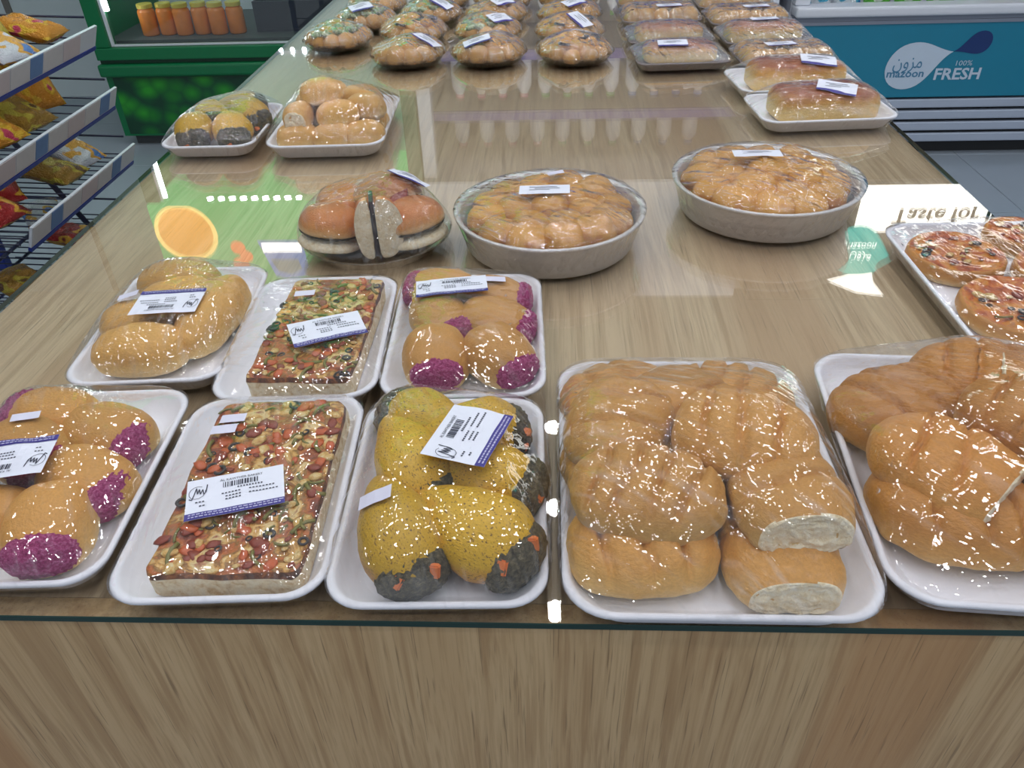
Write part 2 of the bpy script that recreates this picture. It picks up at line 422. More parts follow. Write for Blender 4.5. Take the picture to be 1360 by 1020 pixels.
# ------------------------------------------------------------------ trays, films, labels
def tray_mesh(w, l, r=.028, h=.022, mat='foam'):
    prof = [(-.016, .0), (-.0125, .002), (-.004, h - .005), (-.0002, h - .003), (0, h - .001), (-.0012, h), (-.0038, h), (-.0058, h - .0022), (-.0075, h - .006), (-.0155, .0065), (-.021, .0045)]
    bm = bmesh.new(); n = None
    base = rrect(w, l, r)
    def ring(off, z):
        sx, sy = (w + 2 * off) / w, (l + 2 * off) / l
        return [(x * sx, y * sy, z) for x, y in base]
    rings_mesh(bm, [ring(o, z) for o, z in prof])
    me = bpy.data.meshes.new('tray'); bm.normal_update(); bm.to_mesh(me); bm.free()
    for p in me.polygons: p.use_smooth = len(p.vertices) == 4
    me.materials.append(M[mat]); return me
TRAY_S = tray_mesh(.152, .222); TRAY_L = tray_mesh(.212, .284, .034, .024); TRAY_W = tray_mesh(.222, .152)
TRAY_D = tray_mesh(.19, .148, .02, .018, 'dark_tray')

def local_points(o, step=1):
    Mx = Matrix.LocRotScale(o.location, o.rotation_euler, o.scale)
    pts = [Mx @ v.co for v in list(o.data.vertices)[::step]]
    for ch in o.children:
        if ch.type == 'MESH': pts += [Mx @ p for p in local_points(ch, step)]
    return pts

def add_film(parent, outline, rim_z, foods, mat='film', lift=.0016, bottom_scale=.9, name='plastic_film', low=.003, maxlen=.011):
    """stretch wrap: the taut skin over rim and food, drawn in under the tray"""
    bm = bmesh.new()
    for f in foods:
        for p in local_points(f, 2): bm.verts.new(p)
    for x, y in outline: bm.verts.new((x, y, rim_z)); bm.verts.new((x * bottom_scale, y * bottom_scale, low))
    r = bmesh.ops.convex_hull(bm, input=bm.verts[:])
    bmesh.ops.delete(bm, geom=list({v for v in bm.verts if not v.link_faces}), context='VERTS')
    bmesh.ops.remove_doubles(bm, verts=bm.verts[:], dist=.0022)
    bmesh.ops.triangulate(bm, faces=bm.faces[:])
    for it in range(6):
        es = [e for e in bm.edges if e.calc_length() > maxlen]
        if not es: break
        bmesh.ops.subdivide_edges(bm, edges=es, cuts=1, use_grid_fill=False)
        bmesh.ops.triangulate(bm, faces=[f for f in bm.faces if len(f.verts) > 3], quad_method='BEAUTY')
        bmesh.ops.beautify_fill(bm, faces=bm.faces[:], edges=bm.edges[:]) if False else None
    free = [v for v in bm.verts if v.co.z > rim_z + .002]
    for it in range(3): bmesh.ops.smooth_vert(bm, verts=free, factor=.5, use_axis_x=True, use_axis_y=True, use_axis_z=True)
    bmesh.ops.recalc_face_normals(bm, faces=bm.faces[:]); bm.normal_update()
    o = Vector((parent.location.x * 9, parent.location.y * 9, 0))
    for v in bm.verts:
        n = v.normal.copy(); k = lift if v.co.z > rim_z + .001 else .0005
        if v.co.z > rim_z + .002: k += .0007 * (1 + noise.noise((v.co + o) * 95))
        v.co += n * k
        v.co.z = max(v.co.z, .0004)
    bmesh.ops.delete(bm, geom=[f for f in bm.faces if f.normal.z < -.75 and f.calc_center_median().z < .006], context='FACES')
    bv2 = BVHTree.FromBMesh(bm)
    o = to_obj(name, bm, M[mat], parent, smooth=True)
    return o, bv2

TEXT = {}
def text_mesh(s, bold=0.0):
    """letters as flat triangles, centred, cap height 1"""
    key = (s, bold)
    if key not in TEXT:
        c = bpy.data.curves.new('lettering', 'FONT'); c.body = s; c.resolution_u = 2; c.offset = bold
        o = bpy.data.objects.new('lettering', c); COL.objects.link(o)
        me = bpy.data.meshes.new_from_object(o); bpy.data.objects.remove(o); bpy.data.curves.remove(c)
        vs = [v.co.copy() for v in me.vertices]; fs = [tuple(p.vertices) for p in me.polygons]; bpy.data.meshes.remove(me)
        x0, x1 = min(v.x for v in vs), max(v.x for v in vs); y0, y1 = min(v.y for v in vs), max(v.y for v in vs); h = .7 if y1 < .9 else y1
        TEXT[key] = ([((v.x - (x0 + x1) / 2) / h, (v.y - h / 2) / h) for v in vs], fs, (x1 - x0) / h)
    return TEXT[key]

class Flat:
    """collects flat shapes in label coordinates"""
    def __init__(s): s.v = []; s.f = []
    def rect(s, x0, x1, y0, y1, nx=1, ny=1):
        b = len(s.v)
        for j in range(ny + 1):
            for i in range(nx + 1): s.v.append((x0 + (x1 - x0) * i / nx, y0 + (y1 - y0) * j / ny))
        for j in range(ny):
            for i in range(nx): a = b + j * (nx + 1) + i; s.f.append((a, a + 1, a + nx + 2, a + nx + 1))
        return s
    def text(s, txt, x, y, h, width=None, bold=0.0):
        vs, fs, w = text_mesh(txt, bold); k = (width / (w * h)) if width else 1
        b = len(s.v); s.v += [(x + vx * h * k, y + vy * h) for vx, vy in vs]; s.f += [tuple(b + i for i in f) for f in fs]; return s
    def stroke(s, pts, wd):
        for p, q in zip(pts, pts[1:]):
            dx, dy = q[0] - p[0], q[1] - p[1]; L = math.hypot(dx, dy) or 1; nx, ny = -dy / L * wd / 2, dx / L * wd / 2
            b = len(s.v); s.v += [(p[0] + nx, p[1] + ny), (p[0] - nx, p[1] - ny), (q[0] - nx, q[1] - ny), (q[0] + nx, q[1] + ny)]; s.f.append((b, b + 1, b + 2, b + 3))
        return s
    def poly(s, pts):
        b = len(s.v); s.v += list(pts); s.f.append(tuple(range(b, b + len(pts)))); return s

def drape(flat, bv, cx, cy, rot, off, name, mat, parent, thick=0.0, plane=None):
    """lay flat shapes onto the film below them"""
    c, s = math.cos(rot), math.sin(rot); vs = []
    for x, y in flat.v:
        X, Y = cx + c * x - s * y, cy + s * x + c * y
        if plane: z = plane(X, Y)
        else:
            h = bv.ray_cast(Vector((X, Y, 1)), Vector((0, 0, -1)))[0]; z = h.z if h else .02
        vs.append((X, Y, z + off))
    me = bpy.data.meshes.new(name); me.from_pydata(vs, [], flat.f); me.update(); me.materials.append(M[mat])
    o = bpy.data.objects.new(name, me); COL.objects.link(o); o.parent = parent; return o

def fit_plane(bv, cx, cy, w, h, rot, blend):
    """a stiff paper label lies on a plane blended with the film's own curve"""
    c, s = math.cos(rot), math.sin(rot); P = []
    for i in range(7):
        for j in range(5):
            x, y = w * (i / 6 - .5), h * (j / 4 - .5); X, Y = cx + c * x - s * y, cy + s * x + c * y
            hit = bv.ray_cast(Vector((X, Y, 1)), Vector((0, 0, -1)))[0]
            if hit: P.append(hit)
    m = sum(P, Vector()) / len(P)
    sxx = sum((p.x - m.x) ** 2 for p in P); syy = sum((p.y - m.y) ** 2 for p in P); sxy = sum((p.x - m.x) * (p.y - m.y) for p in P)
    sxz = sum((p.x - m.x) * (p.z - m.z) for p in P); syz = sum((p.y - m.y) * (p.z - m.z) for p in P); d = sxx * syy - sxy * sxy or 1
    a, b = (sxz * syy - syz * sxy) / d, (syz * sxx - sxz * sxy) / d
    def f(X, Y):
        hit = bv.ray_cast(Vector((X, Y, 1)), Vector((0, 0, -1)))[0]
        zp = m.z + a * (X - m.x) + b * (Y - m.y)
        return max(hit.z if hit else -1, zp) if blend else (hit.z if hit else zp)
    return f

def price_label(parent, bv, cx, cy, rot, w=.07, h=.042, full=True, stripe=True):
    pl = fit_plane(bv, cx, cy, w, h, rot, True)
    lab = drape(Flat().rect(-w / 2, w / 2, -h / 2, h / 2, 14, 8), bv, cx, cy, rot, .0008, 'product_label', 'label', parent, plane=pl)
    sh = h * .15
    def sub(fl, off, nm, mt):
        return drape(fl, bv, cx, cy, rot, off, nm, mt, lab, plane=pl)
    if stripe: sub(Flat().rect(-w / 2, w / 2, -h / 2, -h / 2 + sh, 14, 2), .00125, 'label_stripe', 'purple')
    if not full:
        f = Flat()
        for k, (a, b) in enumerate(((-.3, .25), (-.2, .3), (-.3, .1))): f.rect(w * a, w * b, h * (.25 - .16 * k), h * (.29 - .16 * k), 4, 1)
        sub(f, .0012, 'print', 'ink'); return lab
    f = Flat(); rnd = random.Random(int((cx + 3 * cy) * 1e4))
    f.text('AL KAWTHER BAKERY', w * .06, h * .36, h * .055, w * .44)
    x = -w * .13                                           # barcode
    while x < w * .22:
        bw = rnd.choice((.0005, .0008, .0013)); f.rect(x, x + bw, h * .17, h * .3); x += bw + rnd.choice((.0005, .0009))
    for k in range(9): f.rect(w * .02 + k * .0021, w * .02 + k * .0021 + .0012, h * .10, h * .135)
    L = [(-.47, .02), (-.44, -.02), (-.42, .10), (-.40, .26), (-.385, .10), (-.37, .22), (-.355, .08), (-.335, .2), (-.32, .06), (-.30, .12), (-.29, .3)]
    f.stroke([(a * w, b * h + .12 * h * (a + .47)) for a, b in L], .0008)   # brush-written mark
    f.stroke([(-w * .39 + w * .085 * math.cos(a * .5), h * .15 + h * .16 * math.sin(a * .5)) for a in range(2, 14)], .0004)
    sub(f, .0012, 'print', 'ink')
    g = Flat()
    for (a, b, y) in ((-.14, .06, .02), (-.1, .04, -.06), (-.1, .04, -.13), (.14, .4, .03), (.14, .44, -.07), (-.4, -.3, -.1), (-.36, -.3, -.2)):
        u = a
        while u < b: g.rect(w * u, w * (u + .022), h * (y - .014), h * (y + .014)); u += .034
    sub(g, .0012, 'fine_print', 'ink')
    g = Flat()
    for y in (-.5 + .045, -.5 + .1):
        u = -.46
        while u < .45: k = rnd.uniform(.015, .05); g.rect(w * u, w * (u + k), h * (y - .012), h * (y + .012)); u += k + .012
    if stripe: sub(g, .0017, 'stripe_print', 'pale_ink')
    return lab

def sticker(parent, bv, cx, cy, rot, w=.021, h=.011):
    pl = fit_plane(bv, cx, cy, w, h, rot, True)
    return drape(Flat().rect(-w / 2, w / 2, -h / 2, h / 2, 4, 2), bv, cx, cy, rot, .0009, 'price_sticker', 'sticker', parent, plane=pl)

def R(d): return math.radians(d)

class Pack:
    def __init__(s, name, label, cat, loc, deg, tray, w, l, r=.028, h=.022, group=None, trayname='foam_tray'):
        s.t = thing(name, label, cat, (loc[0], loc[1], T + LIFT), R(deg), group); s.w, s.l, s.r, s.h = w, l, r, h; s.foods = []
        to_obj(trayname, tray, None, s.t)
    def food(s, name, me, loc, rot=(0, 0, 0), scale=(1, 1, 1)):
        o = to_obj(name, me, None, s.t, loc, tuple(R(a) for a in rot), scale); s.foods.append(o); return o
    def keep_up(s):
        """no food may dip through the tray floor"""
        for o in s.foods:
            lo = min(p.z for p in local_points(o)); o.location.z += max(0, .0046 - lo)
    def wrap(s, mat='film', **kw):
        s.keep_up()
        s.film, s.bv = add_film(s.t, rrect(s.w + .0012, s.l + .0012, s.r), s.h, s.foods, mat, **kw); return s.film
    def label(s, x, y, deg, **kw): return price_label(s.t, s.bv, x, y, R(deg), **kw)
    def sticker(s, x, y, deg, **kw): return sticker(s.t, s.bv, x, y, R(deg), **kw)

# ------------------------------------------------------------------ baked goods: shapes
def roll_mesh(seed, L, W, H, creases=(), cut=None, mats=('crust', 'crumb'), slant=.25, depth=.011, nx=84, na=40, rough=.003):
    o = Vector((seed * 7.3, seed * 3.1, 0))
    def fn(d):
        x = L / 2 * sgnpow(d.x, .86); y = W / 2 * sgnpow(d.y, .86)
        z = H * .64 * sgnpow(d.z, .8) if d.z > 0 else H * .36 * sgnpow(d.z, .7)
        up = max(0, d.z + .25) / 1.25
        wob = .004 * fbm(Vector((y, 0, seed)), 40)
        for i, c in enumerate(creases):
            e = x + slant * (y if i % 2 else y * .6) + wob - c * L
            g = math.exp(-(e / .0021) ** 2) * up
            z -= depth * g; y *= 1 - .05 * g
            z -= .0018 * up * math.exp(-(e / .008) ** 2)
        p = Vector((x, y, z)); n = fbm(p + o, 24)
        p += d * rough * n + d * .0007 * fbm(p + o, 110)
        if cut is not None and p.x > cut * L: p.x = cut * L + .0022 * fbm(p * 1.0 + o, 160)
        p.z += H * .36
        return p
    return long_mesh('bread_roll', nx, na, fn, [M[m] for m in mats], (lambda c: 1 if cut is not None and c.x > cut * L - .0012 else 0))

ROLLS = [roll_mesh(1, .11, .082, .052, (-.28, -.05, .2)), roll_mesh(2, .112, .08, .05, (-.3, -.12, .08, .28), slant=-.3),
         roll_mesh(3, .108, .084, .054, (-.2, .1), slant=.5), roll_mesh(4, .104, .08, .05, (-.25, .0), .36), roll_mesh(5, .106, .082, .046, (-.15,), .38, slant=.1)]
ROLLS_D = [roll_mesh(6, .126, .096, .056, (-.22, .02, .24), None, ('crust_deep', 'crumb'), .4), roll_mesh(7, .13, .092, .056, (-.3, -.1, .1, .3), None, ('crust_deep', 'crumb'), -.2),
           roll_mesh(8, .12, .09, .052, (-.2, .05), .36, ('crust_deep', 'crumb'), .3)]
ROLL_P = [roll_mesh(9, .1, .062, .05, (), None, ('crust_pale', 'crumb')), roll_mesh(10, .088, .064, .046, (), None, ('crust_pale', 'crumb')), roll_mesh(11, .145, .06, .05, (), None, ('crust_pale', 'crumb')), roll_mesh(12, .075, .05, .042, (), .4, ('crust_pale', 'crumb'))]
COCO = [roll_mesh(13, .09, .066, .05, (), None, ('crust', 'crumb'), rough=.0015), roll_mesh(14, .084, .07, .054, (), None, ('crust', 'crumb'), rough=.0015)]

def coat_mesh(seed, a, b, c, amp=.0028, mat='coconut', nu=48, nv=26, freq=330):
    """shaggy lens-shaped patch"""
    o = Vector((seed * 5.1, 0, seed))
    def fn(d):
        p = Vector((a * d.x, b * sgnpow(d.y, .9), c * sgnpow(d.z, .9)))
        return p + d * amp * (noise.noise((p + o) * freq) + .6 * noise.noise((p + o) * freq * 2.3))
    return blob_mesh('coating', nu, nv, fn, [M[mat]])
COAT = coat_mesh(1, .017, .028, .023)
COAT2 = coat_mesh(2, .02, .03, .024)

def teardrop_mesh(seed, L=.11, r=.036):
    o = Vector((seed * 4.7, seed, 0))
    def fn(d):
        t = (d.x + 1) / 2; f = .42 + .58 * min(1, t * 1.45) ** .8
        p = Vector((L / 2 * d.x, r * f * sgnpow(d.y, .95), r * f * (.98 * d.z if d.z > 0 else .7 * sgnpow(d.z, .8))))
        p += d * .002 * fbm(p + o, 30); p.z += r * .62; return p
    return blob_mesh('yellow_bun', 44, 24, fn, [M['yellow']])
TEAR = [teardrop_mesh(1), teardrop_mesh(2, .105, .037), teardrop_mesh(3, .1, .034)]
HERB = coat_mesh(3, .02, .031, .026, .0022, 'herb', 40, 22, 300)
bm = bmesh.new(); bx(bm, -.008, .008, -.005, .005, -.004, .004); bmesh.ops.bevel(bm, geom=bm.edges[:], offset=.0014, segments=2, affect='EDGES')
CARROT = bpy.data.meshes.new('carrot_piece'); bm.to_mesh(CARROT); bm.free(); CARROT.materials.append(M['carrot'])

def slab_mesh(seed, w, l, h, ragged=.005, mats=('pizza', 'pizza_side', 'char')):
    o = Vector((seed * 3.3, seed * 9.1, 0)); out = rrect(w, l, .007, 5); bm = bmesh.new()
    def ring(s, z, amp, zamp):
        r = []
        for x, y in out:
            n1 = fbm(Vector((x, y, z * .5)) + o, 60); n2 = fbm(Vector((x * s, y * s, 2)) + o, 55)
            k = s + amp * n1 / max(w, .05)
            r.append((x * k, y * (s + amp * n1 / l), z + zamp * n2))
        return r
    rings = [ring(.965, 0, .001, 0), ring(.99, .004, .0015, 0), ring(.995, h * .62, .0015, 0), ring(1.0, h * .8, ragged, .001), ring(.985, h * .97, ragged, .0016), ring(.95, h, .001, .0024)]
    mi = [1, 1, 1, 2, 0]
    for s in (.87, .78, .69, .6, .5, .4, .3, .2, .1, .03): rings.append(ring(s, h, .0, .005)); mi.append(0)
    rings_mesh(bm, rings, True, True, mi)
    me = bpy.data.meshes.new('pizza_slab'); bm.normal_update(); bm.to_mesh(me); bm.free()
    for p in me.polygons: p.use_smooth = True
    for m in mats: me.materials.append(M[m])
    return me

def disc_mesh(seed, r, h, mats=('sauce_top', 'crust_deep')):
    o = Vector((seed * 2.3, seed * 6.1, 0)); bm = bmesh.new(); out = circle(1, 48)
    def ring(s, z, za):
        return [(x * r * s * (1 + .03 * fbm(Vector((x, y, 0)) + o, 1.6)), y * r * s * (1 + .03 * fbm(Vector((x, y, 0)) + o, 1.6)), z + za * fbm(Vector((x * s * r, y * s * r, 1)) + o, 60)) for x, y in out]
    rings = [ring(.92, 0, 0), ring(1, h * .4, .001), ring(.99, h * .85, .001), ring(.94, h, .0015), ring(.87, h * .92, .0015)]; mi = [1, 1, 1, 0]
    for s in (.77, .66, .54, .42, .3, .18, .05): rings.append(ring(s, h * .82, .003)); mi.append(0)
    rings_mesh(bm, rings, True, True, mi)
    me = bpy.data.meshes.new('mini_pizza'); bm.normal_update(); bm.to_mesh(me); bm.free()
    for p in me.polygons: p.use_smooth = True
    for m in mats: me.materials.append(M[m])
    return me

def bit(kind):
    bm = bmesh.new()
    if kind == 'ring':
        for k in range(12):
            pass
        rr = [[((.006 + .0022 * math.cos(b)) * math.cos(a), (.006 + .0022 * math.cos(b)) * math.sin(a), .0016 * math.sin(b)) for b in [2 * PI * q / 6 for q in range(6)]] for a in [2 * PI * q / 12 for q in range(12)]]
        rv = [[bm.verts.new(p) for p in r] for r in rr]
        for i in range(12):
            for k in range(6): bm.faces.new((rv[i][k], rv[(i + 1) % 12][k], rv[(i + 1) % 12][(k + 1) % 6], rv[i][(k + 1) % 6]))
    elif kind == 'strip':
        tube(bm, [(-.014, 0, 0), (-.007, .003, .001), (0, .0042, .0012), (.007, .003, .001), (.014, -.001, 0)], .0026, 6)
        for v in bm.verts: v.co.z *= .7
    else:
        bmesh.ops.create_icosphere(bm, subdivisions=2, radius=1)
        for v in bm.verts:
            k = 1 + .25 * noise.noise(v.co * 1.7 + Vector((len(kind), 0, 0))); v.co = Vector((v.co.x * .010 * k, v.co.y * .0075 * k, v.co.z * .003 * k))
    me = bpy.data.meshes.new(kind); bm.normal_update(); bm.to_mesh(me); bm.free()
    for p in me.polygons: p.use_smooth = True
    return me
def bits():
    out = {}
    for nm, kind, mt in (('pepper_strip', 'strip', 'pepper'), ('olive_slice', 'ring', 'olive'), ('ham_piece', 'blob', 'ham'), ('tomato_piece', 'blobb', 'tomato'), ('cheese_blob', 'blobbb', 'cheese')):
        me = bit(kind); me.materials.append(M[mt]); out[nm] = me
    return out
BITS = bits()

def scatter_bits(parent, n, seed, place, weights, zoff=0.0, smin=.3, smax=.72):
    rnd = random.Random(seed); names = list(weights); ws = [weights[k] for k in names]
    for i in range(n):
        nm = rnd.choices(names, ws)[0]; x, y, z = place(rnd); s = rnd.uniform(smin, smax)
        to_obj(nm, BITS[nm], None, parent, (x, y, z + zoff), (rnd.uniform(-.2, .2), rnd.uniform(-.2, .2), rnd.uniform(0, PI)), (s, s, s))

def bun_mesh(seed, r, h, mats=('crust_bun',), nu=36, nv=20, cut=False, base=False, amp=.001):
    o = Vector((seed * 3.9, 0, seed))
    def fn(d):
        p = Vector((r * sgnpow(d.x, .95), r * sgnpow(d.y, .95), (h * .8 * sgnpow(d.z, .85) if d.z > 0 else h * .2 * sgnpow(d.z, .6))))
        p += d * amp * fbm(p + o, 40)
        if cut and p.y < 0: p.y = .0008 * fbm(p + o, 200)
        p.z += h * .2; return p
    return blob_mesh('bun', nu, nv, fn, [M[m] for m in mats], (lambda c: 1 if cut and c.y < .0014 else 0))
BUN_TOP = bun_mesh(1, .041, .036); BUN_BASE = bun_mesh(2, .041, .02, ('crumb',)); FILL = coat_mesh(5, .040, .040, .004, .0018, 'herb', 32, 12, 200)
HALF_TOP = bun_mesh(3, .041, .034, ('crust_bun', 'crumb'), 36, 20, True); HALF_BASE = bun_mesh(4, .041, .022, ('crust_bun', 'crumb'), 36, 20, True)
bm = bmesh.new(); bx(bm, -.038, .038, -.001, .036, -.0028, .0028); bmesh.ops.bevel(bm, geom=bm.edges[:], offset=.001, segments=1, affect='EDGES')
HALF_FILL = bpy.data.meshes.new('filling'); bm.to_mesh(HALF_FILL); bm.free(); HALF_FILL.materials.append(M['olive'])
BALL = bun_mesh(6, .021, .03, ('pastry',), 20, 12); BALL_G = bun_mesh(9, .021, .03, ('pullapart',), 20, 12, amp=.003); GLAZED = bun_mesh(7, .028, .032, ('pullapart',), 30, 18, amp=.0035)
GREEN_BIT = coat_mesh(8, .017, .013, .006, .004, 'greens', 20, 12, 90)

# ------------------------------------------------------------------ packs in the front rows
# --- big tray of soft split rolls
p = Pack('bread_roll_pack', 'large foam tray heaped high with soft tan split rolls in loose bulging wrap', 'bread pack', (.115, .448), 0, TRAY_L, .212, .284, .034, .024)
for k, x, y, z, rx, ry, rz in ((0, -.05, -.083, .006, 0, 0, 2), (4, .043, -.088, .006, 0, 0, -88), (1, -.052, .0, .006, 0, 0, 6), (0, .045, .0, .006, 0, 0, -4), (2, -.054, .080, .006, 0, 0, 10), (1, .040, .078, .010, 0, 0, -14),
                              (1, -.046, -.060, .036, 4, 0, -10), (3, .05, -.066, .034, 0, -4, -86), (2, -.060, .018, .030, 0, 0, 68), (0, .030, -.008, .044, 8, 2, -24), (4, -.002, .052, .026, 0, 6, 130)):
    p.food('bread_roll', ROLLS[k], (x, y, z), (rx, ry, rz), (.97, .97, .88))
p.wrap('film_loose', lift=.0016)
# --- second big tray
p = Pack('bread_roll_pack', 'large foam tray of rounder darker brown creased rolls beside the mini pizza tray', 'bread pack', (.338, .456), -4, TRAY_L, .212, .284, .034, .024)
for k, x, y, z, rx, ry, rz in ((0, -.044, -.062, .006, 0, 0, -12), (1, .045, -.07, .006, 0, 0, 8), (1, .045, .03, .006, 0, 0, 70),
                              (0, -.050, .052, .010, 0, -3, 24), (1, .026, .084, .020, 0, 0, -8), (2, -.050, -.040, .030, 0, 4, -42), (1, .034, .002, .040, 6, 0, -28), (0, .056, -.066, .034, 0, 0, 60), (2, .062, .056, .030, 0, 0, 160)):
    p.food('bread_roll', ROLLS_D[k], (x, y, z), (rx, ry, rz), (.93, .93, .88))
p.wrap('film', lift=.0016)

# --- pizza slab packs
def pizza_pack(label, loc, deg, seed, w, l, off, rot, n, lab, sticks):
    p = Pack('pizza_slab_pack', label, 'pizza pack', loc, deg, TRAY_S, .152, .222)
    sl = p.food('pizza_slab', slab_mesh(seed, w, l, .027), (off[0], off[1], .0055), (0, 0, rot))
    rnd = random.Random(seed)
    bv = BVHTree.FromPolygons([v.co for v in sl.data.vertices], [tuple(q.vertices) for q in sl.data.polygons])
    def place(r):
        x, y = r.uniform(-.47, .47) * w, r.uniform(-.47, .47) * l
        h = bv.ray_cast(Vector((x, y, 1)), Vector((0, 0, -1)))[0]; return x, y, (h.z if h else .026) + .0006
    scatter_bits(sl, n, seed, place, {'pepper_strip': 3.4, 'olive_slice': 1.2, 'ham_piece': 2.6, 'tomato_piece': 2, 'cheese_blob': 1.8})
    p.wrap('film', lift=.0014)
    p.label(*lab); [p.sticker(*s) for s in sticks]
    return p
pizza_pack('vegetable pizza slab with two small white stickers, next to the table edge', (-.232, .427), 3, 3, .108, .19, (.008, -.003), -1, 240, (.000, -.028, 14), ((-.026, .060, 2), (-.030, .046, 2)))
pizza_pack('vegetable pizza slab with one small white sticker, behind the other slab', (-.237, .646), 3, 8, .098, .184, (.010, -.004), -3, 210, (.022, -.026, 22), ((-.014, .045, 3),))

# --- buns tipped with pink coconut
def coco_bun(p, k, loc, rz, ry, pitch=0, coat=(.033, 0, .024), cs=1.0):
    b = p.food('coconut_bun', COCO[k], (loc[0] * .9, loc[1] * .9, loc[2] * .6), (pitch, ry, rz), (.9, .9, .82))
    to_obj('coconut_coating', COAT if k == 0 else COAT2, None, b, coat, (0, 0, 0), (cs * .8, cs * .95, cs * .9)); return b
p = Pack('coconut_bun_pack', 'pink coconut tipped buns on a foam tray whose label has its purple stripe uppermost', 'bun pack', (-.392, .436), 3, TRAY_S, .152, .222)
coco_bun(p, 0, (.024, .052, .010), -12, 4, 0, (.031, -.010, .024)); coco_bun(p, 0, (.032, -.012, .010), -22, 6, 0, (.030, -.008, .025))
coco_bun(p, 1, (.026, -.064, .008), -78, 10, 0, (.030, .0, .030), 1.0); coco_bun(p, 0, (-.034, .024, .02), -38, 2, 0, (.03, -.006, .025)); coco_bun(p, 0, (-.036, -.06, .008), 200, 0)
coco_bun(p, 0, (-.04, .08, .008), 170, 0)
p.wrap('film'); p.label(-.022, -.016, 186); p.sticker(-.03, .035, 18)
p = Pack('coconut_bun_pack', 'pink coconut tipped buns on a foam tray, label stripe downmost, beside the foil pan', 'bun pack', (-.081, .649), 2, TRAY_S, .152, .222)
coco_bun(p, 0, (-.03, .012, .012), -60, 8, 0, (.032, .0, .028)); coco_bun(p, 0, (.026, .056, .012), -8, 4); coco_bun(p, 0, (.03, .006, .012), -14, 8, 0, (.032, -.004, .024))
coco_bun(p, 1, (-.03, -.058, .008), -84, 12, 0, (.03, 0, .03), .95); coco_bun(p, 1, (.034, -.056, .008), -52, 8, 0, (.032, .0, .026), .9); coco_bun(p, 0, (-.034, .078, .01), 172, 0)
p.wrap('film'); p.label(-.016, .034, 6, w=.072, h=.036); p.sticker(.028, .048, 4)

# --- speckled yellow buns with dark filling
def tear_bun(p, k, loc, rz, ry=0, rx=0, carrots=((.055, -.010, .018), (.052, .012, .016)), s=1.0):
    s *= .92; b = p.food('yellow_bun', TEAR[k], (loc[0] * .9, loc[1] * .88, loc[2] * .5), (rx, ry, rz), (s, s, s * .92))
    to_obj('herb_filling', HERB, None, b, (.037, 0, .021), (0, 0, 0), (.9, .93, .92))
    for i, c in enumerate(carrots): to_obj('carrot_piece', CARROT, None, b, (c[0] - .003, c[1], c[2] - .002), (.4 * i + 9 * loc[0], .9 + .3 * i, .7 * i + 20 * loc[1]), (.72, .8, .9 - .25 * i))
    return b
p = Pack('yellow_bun_pack', 'speckled yellow buns with dark filling and carrot bits, label sideways, at the glass edge', 'bun pack', (-.078, .425), 1.5, TRAY_S, .152, .222)
tear_bun(p, 0, (-.034, -.058, .008), -66, 8, 0, ((.05, -.014, .034), (.053, .012, .036)), 1.02); tear_bun(p, 1, (.024, -.058, .008), -36, 6, 0, ((.044, -.02, .036), (.05, .006, .040)), 1.08)
tear_bun(p, 0, (-.034, .024, .014), -62, 10, 0, ((.052, -.004, .036),)); tear_bun(p, 2, (.03, .004, .012), -16, 4, 0, ((.052, -.012, .030),)); tear_bun(p, 1, (.016, .062, .016), 8, 2, 0, ((.052, -.014, .034), (.048, -.022, .024)))
tear_bun(p, 2, (-.02, .08, .01), 150, 0)
p.wrap('film'); p.label(.018, .016, 72, w=.066, h=.05); p.sticker(-.044, -.045, 4, w=.024, h=.013)

# --- plain long rolls with upside-down label
p = Pack('plain_roll_pack', 'plain smooth pale rolls on a foam tray with an upside-down purple striped label', 'bread pack', (-.388, .67), 4, TRAY_S, .152, .222)
for k, x, y, z, rz in ((0, -.012, -.064, .006, 0), (1, -.030, -.010, .006, 6), (2, .040, -.002, .007, 84), (0, -.016, .070, .006, -6), (1, -.004, .03, .007, 20)):
    p.food('bread_roll', ROLL_P[k], (x, y, z), (0, 0, rz), (.95, .95, .88))
p.wrap('film_loose'); p.label(.008, -.02, 180, w=.066, h=.044); p.sticker(-.042, .004, 8)

# ------------------------------------------------------------------ slider plate, foil pans, mini pizzas
def plate_mesh(r, h=.014):
    bm = bmesh.new()
    rings_mesh(bm, [[(x, y, z) for x, y in circle(q, 48)] for q, z in ((r * .72, 0), (r * .84, .002), (r * .98, h), (r, h + .001), (r * .99, h + .002), (r * .96, h + .001), (r * .82, .0045), (r * .72, .003))])
    me = bpy.data.meshes.new('plate'); bm.normal_update(); bm.to_mesh(me); bm.free()
    for q in me.polygons: q.use_smooth = len(q.vertices) == 4
    me.materials.append(M['plate']); return me

def round_pack(name, label, cat, loc, r, plate, group=None, rim=.0145):
    t = thing(name, label, cat, (loc[0], loc[1], T + LIFT), 0, group); to_obj('plastic_plate', plate, None, t); return t

